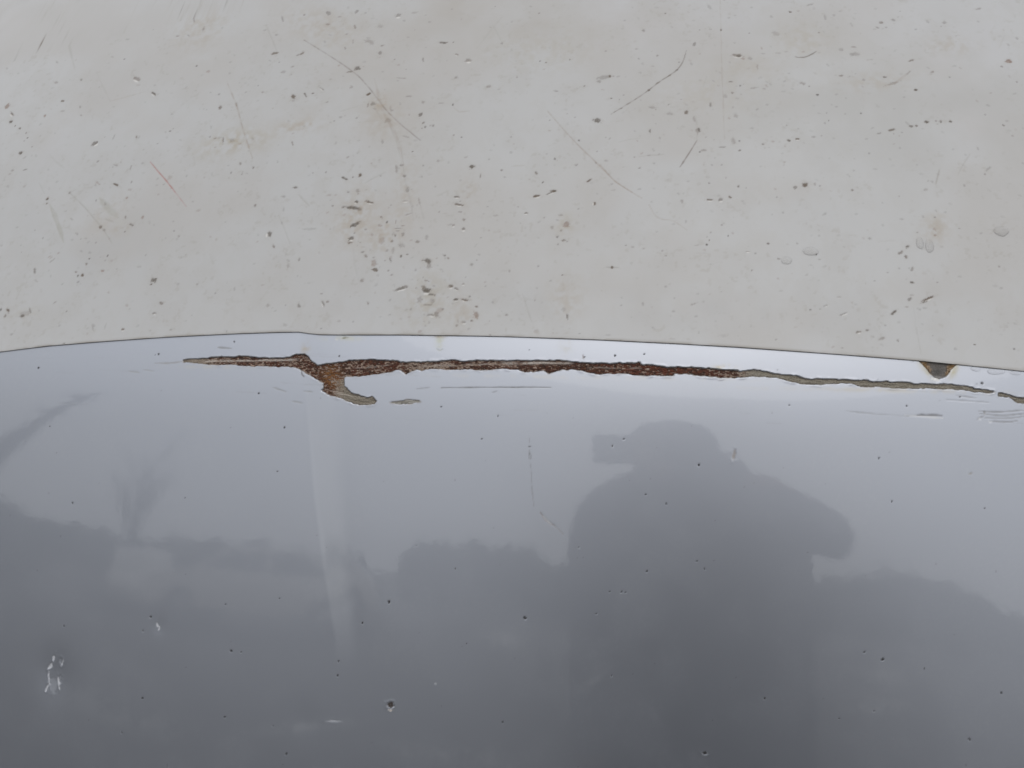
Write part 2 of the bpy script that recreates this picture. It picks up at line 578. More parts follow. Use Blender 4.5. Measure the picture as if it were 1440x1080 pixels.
def rust_colours(X, Y, sd, px, py):
    u = X / 0.001
    v = Y / 0.001
    wr = np.interp(px, [255, 285, 305, 340, 440, 555, 572, 600, 640, 700, 810, 945, 1000, 1035, 1046, 1060, 1500],
                   [.1, .3, .64, .76, .74, .75, .58, .52, .62, .72, .86, .90, .78, .68, .3, .0, .0])
    spur = sstep(531, 536, py) * sstep(450, 454, px) * (1 - sstep(526, 532, px)) * (py < 575)
    spur = np.where(px < 545, spur, 0)
    wr = wr * (1 - spur) + spur * np.interp(px, [452, 466, 476, 484], [.85, .75, .3, 0.05])
    n1 = fbm(u / 2.2, v / 0.9, 4, 2)
    n2 = fbm(u / 7.0, v / 1.7, 3, 9)
    n3 = fbm(u / 0.9, v / 0.9, 3, 14)
    c = np.zeros(X.shape + (3,))
    c[:] = PRIMER
    c = mixc(c, (.29, .265, .22), sstep(.45, .7, n2) * 0.7)
    # pale brown, half-rusted ground where rust is present
    c = mixc(c, (.29, .20, .155), np.clip(wr * 1.3, 0, 1) * 0.8)
    c = mixc(c, (.42, .35, .30), np.clip(wr * 1.3, 0, 1) * sstep(.58, .68, fbm(u / 1.2, v / .8, 3, 33)) * .8)
    thr = 0.80 - wr * 0.50
    rm = sstep(thr - 0.04, thr + 0.05, 0.75 * n1 + 0.25 * n2)
    redw = np.interp(px, [300, 440, 560, 800, 850, 945, 990, 1040], [.35, .5, .5, .35, .75, .95, .6, .4])
    rc = mixc(np.zeros_like(c) + np.array(DARK), RED, sstep(.35, .65, fbm(u / 2.4, v / 1.6, 3, 21)) * redw)
    rc = mixc(rc, ORNG, sstep(.62, .74, n3) * 0.28)
    c = c * (1 - rm[..., None]) + rc * rm[..., None]
    # orange bloom around the kink and the top of the spur
    ob = np.exp(-(((px - 465) / 13) ** 2 + ((py - 530) / 16) ** 2)) * sstep(.42, .6, n1)
    c = mixc(c, ORNG, ob * 0.85)
    # pale bare ridges along the middle
    for x0, x1, y0, y1, hw, k in ((285, 418, 508, 506, 1.3, .85), (498, 548, 518, 513, .9, .5), (590, 640, 514.5, 514, 1.4, .5), (704, 728, 511, 511, 3.2, .6), (730, 806, 511, 510, 1.9, .8),
                                  (826, 905, 517, 518, 1.0, .35), (455, 485, 547, 553, .8, .6), (468, 520, 553, 560, .9, .55), (1306, 1338, 543, 543.4, 1.0, .5), (652, 700, 513, 512, 1.1, .45)):
        yl = y0 + (y1 - y0) * (px - x0) / (x1 - x0)
        mk = np.exp(-((py - yl + (n2 - .5) * 3) / hw) ** 2) * sstep(x0 - 4, x0 + 6, px) * (1 - sstep(x1 - 6, x1 + 4, px)) * sstep(.36, .55, n1 * .5 + n2 * .5)
        c = mixc(c, PALE, mk * k)
    # dark line along the upper paint edge and dark crumbs at the rim
    e = 1 - sstep(0.0, 0.0013, -sd)
    yc = np.interp(px, [p[0] for p in TOP], [p[1] for p in TOP])
    topn = 1 - sstep(1.5, 4.0, py - yc)
    c = mixc(c, DARK, e * topn * np.clip(wr * 1.5, .35, 1) * 0.85)
    c = mixc(c, (.075, .055, .04), e * (1 - topn) * 0.7 * sstep(.35, .6, n1))
    col = np.ones(X.shape + (4,))
    col[..., :3] = c
    dh = -0.0009 + 0.0016 * (n1 - 0.5) * np.clip(wr * 1.4, .35, 1) + 0.0014 * (n2 - .5) + 0.0008 * (n3 - .5) - 0.0003 * e * topn - 0.0005 * rm
    return col, dh

def notch_colours(X, Y, sd, px, py):
    u, v = X / 0.001, Y / 0.001
    n1 = fbm(u / 1.6, v / 1.6, 4, 4)
    side = np.abs(px - 1320) / 26 + (py - 512) / 90
    inner = 1 - sstep(.42, .72, side + (n1 - .5) * .5)
    c = np.zeros(X.shape + (3,)) + np.array((.20, .125, .055))
    c = mixc(c, (.34, .25, .17), sstep(.55, .7, n1))
    c = mixc(c, (.06, .04, .03), sstep(.6, .7, fbm(u / 1.2, v / 1.2, 3, 8)) * .8)
    c = mixc(c, (.15, .14, .13), inner)
    c = mixc(c, (.09, .085, .08), np.exp(-(((px - 1319) / 6) ** 2 + ((py - 523) / 5) ** 2)) * .8)
    c = mixc(c, (.27, .26, .25), np.exp(-(((px - 1320) / 8) ** 2 + ((py - 530.5) / 1.6) ** 2)))
    col = np.ones(X.shape + (4,))
    col[..., :3] = c
    return col, -0.0006 + 0.0006 * (n1 - .5) - 0.0006 * inner

def dash_colours(X, Y, sd, px, py):
    u, v = X / 0.001, Y / 0.001
    n1 = fbm(u / 6, v / 0.8, 3, 5)
    col = np.ones(X.shape + (4,))
    col[..., :3] = mixc(np.zeros(X.shape + (3,)) + np.array((.20, .19, .16)), (.38, .37, .34), sstep(.45, .6, n1))
    return col, -0.00025 + 0.0003 * (n1 - .5)

# gentle, large unevenness of an old pressed panel
L.H += 0.00035 * (fbm(S / 0.10 + 40, T / 0.10 + 40, 2, 6) - .5) * (T > -0.4)
# stains on the strip (drawn before the cuts)
G = (0.50, 0.50, 0.36)
L.stain(618, 482, 6, 12, (.44, .45, .36), .55, fs=9, seed=2)
L.stain(618, 473.5, 9, 2.2, (.22, .14, .05), .9, fs=30, seed=3)
L.stain(430, 491, 7, 9, (.40, .33, .22), .4, fs=8, seed=5)
L.stain(1018, 517, 14, 4, (.50, .42, .26), .55, fs=8, seed=4)
L.stain(482, 476, 26, 4, (.50, .49, .38), .5, fs=9, seed=6)
L.stain(797, 487, 10, 12, (.45, .44, .40), .3, fs=5, seed=7)
L.stain(1302, 521, 5, 13, (.42, .38, .25), .5, ang=-32, fs=12, seed=8)
L.stain(1340, 522, 5, 13, (.42, .38, .24), .6, ang=28, fs=12, seed=9)
L.chip(1316, 533.5, 12, 4.5, 12, .85, (.80, .79, .77), .1, seed=70, rim=False)
L.stain(300, 516, 60, 3, (.50, .47, .41), .3, fs=10, seed=10)
L.stain(1250, 549, 150, 3.2, (.50, .46, .38), .35, fs=10, seed=11)
L.stain(850, 531, 260, 3.0, (.52, .50, .46), .3, fs=12, seed=12)
for q in range(26):                               # faint brush and rub marks along the strip
    x = _rs.uniform(20, 1420)
    y = np.interp(x, EDGE[:, 0], EDGE[:, 1]) + _rs.uniform(6, 120)
    l = _rs.uniform(12, 70)
    L.line([(x, y), (x + l / 2, y + l * .03 + _rs.uniform(-1, 1)), (x + l, y + l * .05)], 1.2, _rs.uniform(.08, .2), (.30, .30, .31), .02, .7, seed=q)

for q_, (x, y, rx, ry, a_, k_) in enumerate(((830, 962, 24, 6, -38, .25), (1228, 992, 40, 10, 0, .22), (640, 1064, 110, 12, 2, .2), (430, 1022, 60, 8, -10, .22), (1240, 955, 26, 14, 0, .2), (160, 1000, 120, 20, 10, .15), (705, 900, 30, 12, 0, .2))):
    L.stain(x, y, rx, ry, (.52, .54, .57), k_, ang=a_, seed=60 + q_, fs=16, alpha=.12)      # pale reflections painted in as soft smears
_fd = fbm(S / .0016, T / .0016, 3, 41)
_fw = fbm(S / .05 + 3, T / .05 + 8, 4, 43)
L.blend((slice(None), slice(None)), sstep(.5, .75, _fd) * sstep(.35, .7, _fw) * .08 + sstep(.45, .7, _fw) * .02, (.49, .50, .52), .6)   # dust film
# bright reflection at the fold painted as a pale streak, sharp on its left
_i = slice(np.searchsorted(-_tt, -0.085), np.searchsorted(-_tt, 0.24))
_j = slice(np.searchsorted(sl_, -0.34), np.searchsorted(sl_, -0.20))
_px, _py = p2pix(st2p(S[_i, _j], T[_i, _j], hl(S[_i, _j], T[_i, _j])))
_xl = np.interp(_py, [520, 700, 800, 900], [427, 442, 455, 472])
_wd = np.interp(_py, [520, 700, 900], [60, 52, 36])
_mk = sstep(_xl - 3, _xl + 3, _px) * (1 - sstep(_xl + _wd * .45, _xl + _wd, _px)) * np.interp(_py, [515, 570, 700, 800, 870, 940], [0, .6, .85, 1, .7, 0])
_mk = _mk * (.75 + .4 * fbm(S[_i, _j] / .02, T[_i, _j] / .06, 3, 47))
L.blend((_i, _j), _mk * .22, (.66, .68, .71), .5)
crk_w = [carve(POLYS[0], 0.0030, 0.0007, 0.00022), carve(POLYS[1], 0.0030, 0.0007, 0.00015),
         carve(POLYS[2], 0.0022, 0.0004, 0.00004), carve(POLYS[3], 0.0006, 0.0006, 0.0)]

# black pin-holes and tar specks
SPK = """547 846 4.6;738 869 4;910 803 3;839 863 3;857 832 2.6;874 832 2.2;879 833 2.4;980 789 2.6;991 800 2.6;908 695 2.8;877 617 2.2;861 627 2.2
983 654 3;937 708 2.2;814 770 2.2;1215 917 3.6;1241 927 4;1075 982 3.6;1363 1039 3.6;1408 974 2.6;325 915 4.2;339 917 2.6;212 867 3;201 887 3;200 982 3
171 1030 3;316 1008 3;384 1021 2.6;403 1060 4.2;476 930 2.8;475 950 2.8;510 876 2.2;656 905 2.2;393 841 2.4;317 850 2.2;707 1015 2.2;1254 705 2.4;1236 644 2.4
1385 715 2.4;1229 1000 2.2;54 517 3.2;223 498 2.4;218 499 2;329 480 2.6;364 553 2.8;400 601 2.2;102 707 2.2;390 663 2;677 617 2.2;477 501 2.6;865 500 3;822 502 2;744 492 2
1275 571 2.6;1381 539 2.8;1350 558 2.2;1110 570 2;906 498 2.4;700 585 2;620 572 2;70 600 2;1180 1010 2.2;860 950 2;1300 940 2;640 800 2;90 880 2;260 700 2"""
for k, e in enumerate(SPK.replace('\n', ';').split(';')):
    x, y, d_ = map(float, e.split())
    L.chip(x, y, d_ * 1.1, d_, 20, 1.0, (.018, .016, .016), .18, seed=k, rim=False)
L.chip(549, 991.5, 9, 10, 70, 1.0, (.035, .022, .014), .5, seed=91)
L.chip(549, 999, 7, 3, 0, .9, (.55, .50, .45), .1, seed=92)
L.chip(991, 1059, 8, 4.5, 8, 1.0, (.02, .018, .018), .4, seed=93)
L.chip(613, 961, 3, 2.4, 0, .5, (.6, .6, .6), .1, seed=94)
L.chip(470, 1014, 22, 3, -5, .35, (.65, .66, .68), .1, seed=95)
L.chip(1365, 666, 5, 3, -20, .6, (.35, .33, .3), .1, seed=96)
L.chip(1032, 640, 5, 15, 10, .55, (.33, .28, .24), .15, seed=97)
# gouge with a dent around it at the lower left, a smaller one beside
for (x, y, sg, dp) in ((76, 950, 24, 1.3), (224, 881, 10, .35), (430, 1016, 22, .25)):
    s_, t_, m_ = L.loc(x, y)
    w_ = L.win(s_, t_, sg * m_ * 4)
    q_ = ((L.S[w_] - s_) ** 2 + ((L.T[w_] - t_) * .85) ** 2) / (sg * m_) ** 2
    L.H[w_] -= dp * 1e-3 * np.exp(-q_ * 1.1)
WH = (.86, .87, .88)
for k, (x, y, l, wd, a, dp) in enumerate(((75, 925, 8, 4.5, 100, .4), (70, 937, 8, 5, 120, .4), (68, 953, 16, 2.4, 82, .3), (65.5, 967, 9, 3, 110, .4), (81.5, 958, 13, 2.6, 80, .4), (83, 967, 6, 2.6, 70, .3),
                                          (75, 963, 20, 12, 85, .15), (87, 932, 9, 3, 110, .3), (221, 878, 7, 2.4, 70, .2), (223.5, 883, 6, 2.4, 100, .2))):
    L.chip(x, y, l, wd, a, .62 if wd < 8 else .12, (.66, .67, .69), dp, seed=120 + k)
L.chip(85, 930, 8, 5, 80, .7, (.16, .17, .19), .4, seed=140)
L.chip(84, 956, 9, 5, 80, .6, (.16, .17, .19), .4, seed=141)
# scratches
GR = (.22, .22, .22)
L.line([(745, 615), (744, 640), (747, 662), (748, 690), (751, 712)], 1.7, .4, GR, .04, .85, seed=4)
L.chip(744.5, 628, 4, 3, 0, .9, (.12, .12, .12), .2, seed=151)
L.line([(744.5, 637), (743, 643), (746, 648), (747, 641), (744.5, 637)], 1.5, .6, GR, .1, 0, seed=5, taper=False)
L.line([(760, 721), (772, 734), (780, 739), (792, 751)], 1.8, .5, (.26, .24, .23), .06, .2, seed=6, taper=False)
L.line([(760, 721), (766, 731), (775, 738), (780, 739)], 1.6, .5, (.26, .22, .21), .06, .2, seed=7, taper=False)
L.line([(764, 726), (770, 732.5), (776, 737.5)], 2.0, .45, (.62, .62, .63), 0, .1, seed=8)
L.line([(620, 545.5), (690, 544.6), (774, 545)], 1.7, .7, (.20, .20, .20), .1, .25, seed=9)
L.line([(586, 547), (604, 545)], 1.7, .5, (.24, .24, .24), .06, .3, seed=10)
L.line([(692, 552), (699, 550)], 1.8, .4, GR, .05, .2, seed=11)
L.line([(218, 510.5), (240, 511), (256, 508.5)], 2, .6, (.30, .29, .27), .1, .2, seed=12)
L.line([(306, 488.5), (325, 490)], 2.2, .65, (.25, .25, .25), .1, .1, seed=13)
L.line([(181, 522), (196, 524)], 2.2, .5, (.34, .34, .34), .1, .1, seed=14)
L.line([(202, 520), (216, 522)], 1.8, .4, (.36, .36, .36), .1, .1, seed=15)
L.line([(384, 545), (402, 551)], 1.8, .5, (.32, .32, .31), .1, .1, seed=16)
L.line([(411, 564), (425, 567)], 2, .45, (.33, .33, .32), .1, .1, seed=17)
L.line([(427, 550), (439, 551)], 2, .5, (.32, .32, .31), .1, .1, seed=18)
L.line([(1190, 578), (1240, 583), (1278, 585)], 1.6, .35, (.30, .30, .30), .05, .5, seed=19)
L.line([(1272, 584), (1300, 586), (1326, 588)], 2.0, .5, (.72, .72, .72), .08, .4, seed=20)
L.line([(1290, 583.5), (1325, 584.5)], 2.2, .7, (.20, .19, .19), .25, .1, seed=21)
for k, (p, d_) in enumerate(([((1376, 578), (1400, 580), (1440, 577)), .5], [((1378, 582), (1410, 585), (1450, 581)), .45], [((1392, 592), (1415, 594), (1430, 592)), .6],
                             [((1374, 590), (1384, 585)), .4], [((1385, 588), (1420, 588.5), (1445, 585)), .35], [((1345, 556), (1372, 560)), .35], [((1330, 562), (1390, 566)), .2])):
    L.line(list(p), 2, d_, (.26, .25, .25), .12, .3, seed=30 + k)
L.chip(1378, 589, 5, 3, 20, .3, WH, .06, seed=160)
L.chip(1393, 593, 6, 3, 10, .35, WH, .06, seed=161)
L.chip(1384, 580, 5, 3, 60, .6, (.3, .29, .28), .2, seed=162)
L.chip(473, 477, 5, 2.4, 20, .4, (.60, .60, .58), .04, seed=163, rim=False)
L.chip(484, 475.5, 9, 3, -10, .7, (.25, .25, .18), .2, seed=164)
L.line([(424, 522), (425, 528), (428, 530)], 1.8, .8, (.13, .12, .12), .1, 0, seed=40)
L.line([(614, 491), (618, 493.5), (622, 491)], 1.4, .4, (.35, .36, .28), .1, 0, seed=41)
L.line([(820, 499), (820.5, 505)], 1.5, .6, (.25, .2, .18), .05, 0, seed=42)
for q in range(70):                                # dust nibs
    L.chip(_rs.uniform(0, 1440), _rs.uniform(500, 1080), 1.8, 1.8, 0, _rs.uniform(.15, .4), (.10, .10, .10), .03, seed=200 + q, rim=False)

VEH = empty('car', (0, 0.3, 0))
tag(VEH, 'weathered silver car with stone-chipped dirty panel above rust-cracked glossy panel', 'car')
def under(o):
    o.parent = VEH
    o.matrix_parent_inverse = Matrix.Translation((0, -0.3, 0))
    return o

_over = np.maximum(T - tE(S) - 0.002, 0)       # the panel tucks in behind the one above
Plow = st2p(S, T, hl(S, T) + L.H - _over * 0.5)
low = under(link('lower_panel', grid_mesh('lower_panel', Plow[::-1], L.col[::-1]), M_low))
low['label'] = 'glossy silver-grey panel reflecting the photographer'
rust = frag(POLYS[0], 0.00042, None, rust_colours, 'rust_crack', low, 0.0007)
rust['label'] = 'long ragged rust crack with tan primer spur'
r2 = frag(POLYS[1], 0.00042, None, rust_colours, 'primer_crack', low, 0.0007)
r2['label'] = 'short tan primer crack past the end of the rust line'
nt_ = frag(POLYS[2], 0.00042, None, notch_colours, 'rust_notch', low, 0.0004)
nt_['label'] = 'rounded brown rust notch under the panel edge'
ds_ = frag(POLYS[3], 0.00042, None, dash_colours, 'primer_scrape', low, 0.0006)
ds_['label'] = 'thin grey-green scrape below the rust spur'

# ============================ upper panel ============================
su = dense(-0.86, 0.60, 0.00105, -1.9, 1.7, 36, 36)
RL = 0.0008
lip_q, lip_h = [0.0004, 0.0001], [-RL - 0.0004, -RL - 0.0002]
for a in np.linspace(0, 90, 7):
    lip_q.append(RL - RL * math.cos(math.radians(a)))
    lip_h.append(-RL + RL * math.sin(math.radians(a)))
qq = np.r_[np.arange(RL + 0.0009, 0.46, 0.00100), np.linspace(0.461, 1.3, 40)]
qrow = np.r_[lip_q, qq]
hoff = np.r_[lip_h, np.zeros(len(qq))]
S2, Q2 = np.meshgrid(su, qrow)
T2 = tE(S2) + Q2
WHITE = np.array([0.418, 0.416, 0.413])
Up = Skin(S2, T2, hu, WHITE)
# broad uneven soiling and chalky bloom
g1 = fbm(S2 / 0.16 + 5, T2 / 0.11 + 5, 4, 1)
g2 = fbm(S2 / 0.03 + 9, T2 / 0.03 + 2, 4, 5)
g3 = fbm(S2 / 0.009, T2 / 0.012, 3, 8)
allw = (slice(None), slice(None))
Up.blend(allw, sstep(.42, .68, g1) * .5, (.392, .372, .352), .25)
Up.blend(allw, sstep(.5, .8, fbm(S2 / 0.12 + 50, T2 / 0.2, 3, 12)) * .3, (.455, .45, .462), .0)
Up.blend(allw, sstep(.48, .72, g2) * .28, (.382, .37, .355), .25)
Up.blend(allw, sstep(.50, .75, g3) * .14, (.38, .365, .34), .2)
Up.blend(allw, sstep(.62, .80, fbm(S2 / .0045, T2 / .0045, 3, 25)) * sstep(.40, .62, g2) * .28, (.30, .275, .24), .3)
Up.H += 0.0004 * (g1 - .5)
TAN, DK = (.345, .30, .245), (.075, .065, .055)
for k, (x, y, rx, ry, a, c_, d_) in enumerate(((690, 10, 260, 70, 0, (.36, .335, .305), .55), (1260, 150, 260, 120, -10, (.375, .368, .355), .5), (520, 130, 130, 90, 30, (.375, .352, .325), .5), (1000, 110, 150, 80, 0, (.37, .352, .33), .45), (130, 330, 170, 70, 30, (.375, .372, .37), .4), (900, 440, 400, 40, 3, (.38, .375, .372), .45))):
    Up.stain(x, y, rx, ry, c_, d_, ang=a, seed=70 + k, fs=70, alpha=.2)
for k, (x, y, rx, ry, a, d_) in enumerate(((325, 200, 46, 20, -8, .75), (283, 40, 36, 36, 20, .4), (420, 178, 40, 14, -8, .5), (370, 195, 16, 18, 0, .45), (500, 305, 30, 45, 0, .55), (540, 330, 30, 30, 0, .5),
                                         (600, 420, 34, 50, 10, .5), (535, 145, 14, 12, 45, .8), (540, 170, 36, 30, 0, .35), (1130, 55, 34, 30, 0, .4), (1338, 65, 30, 14, 0, .35), (1316, 320, 16, 22, 20, .5),
                                         (795, 315, 16, 16, 0, .6), (797, 420, 26, 36, 0, .35), (1230, 115, 50, 16, -8, .3), (1000, 130, 70, 34, 0, .28), (660, 270, 14, 24, 0, .4), (570, 270, 20, 60, -6, .35),
                                         (1050, 95, 40, 20, 0, .3), (150, 300, 26, 26, 40, .3), (170, 320, 14, 12, 0, .4), (35, 440, 26, 12, 0, .3), (650, 440, 26, 30, 0, .35), (455, 40, 70, 30, 30, .35), (760, 70, 80, 40, 0, .3))):
    Up.stain(x, y, rx, ry, TAN if k % 3 else (.36, .33, .28), d_ * .95, ang=a, seed=k, fs=7)

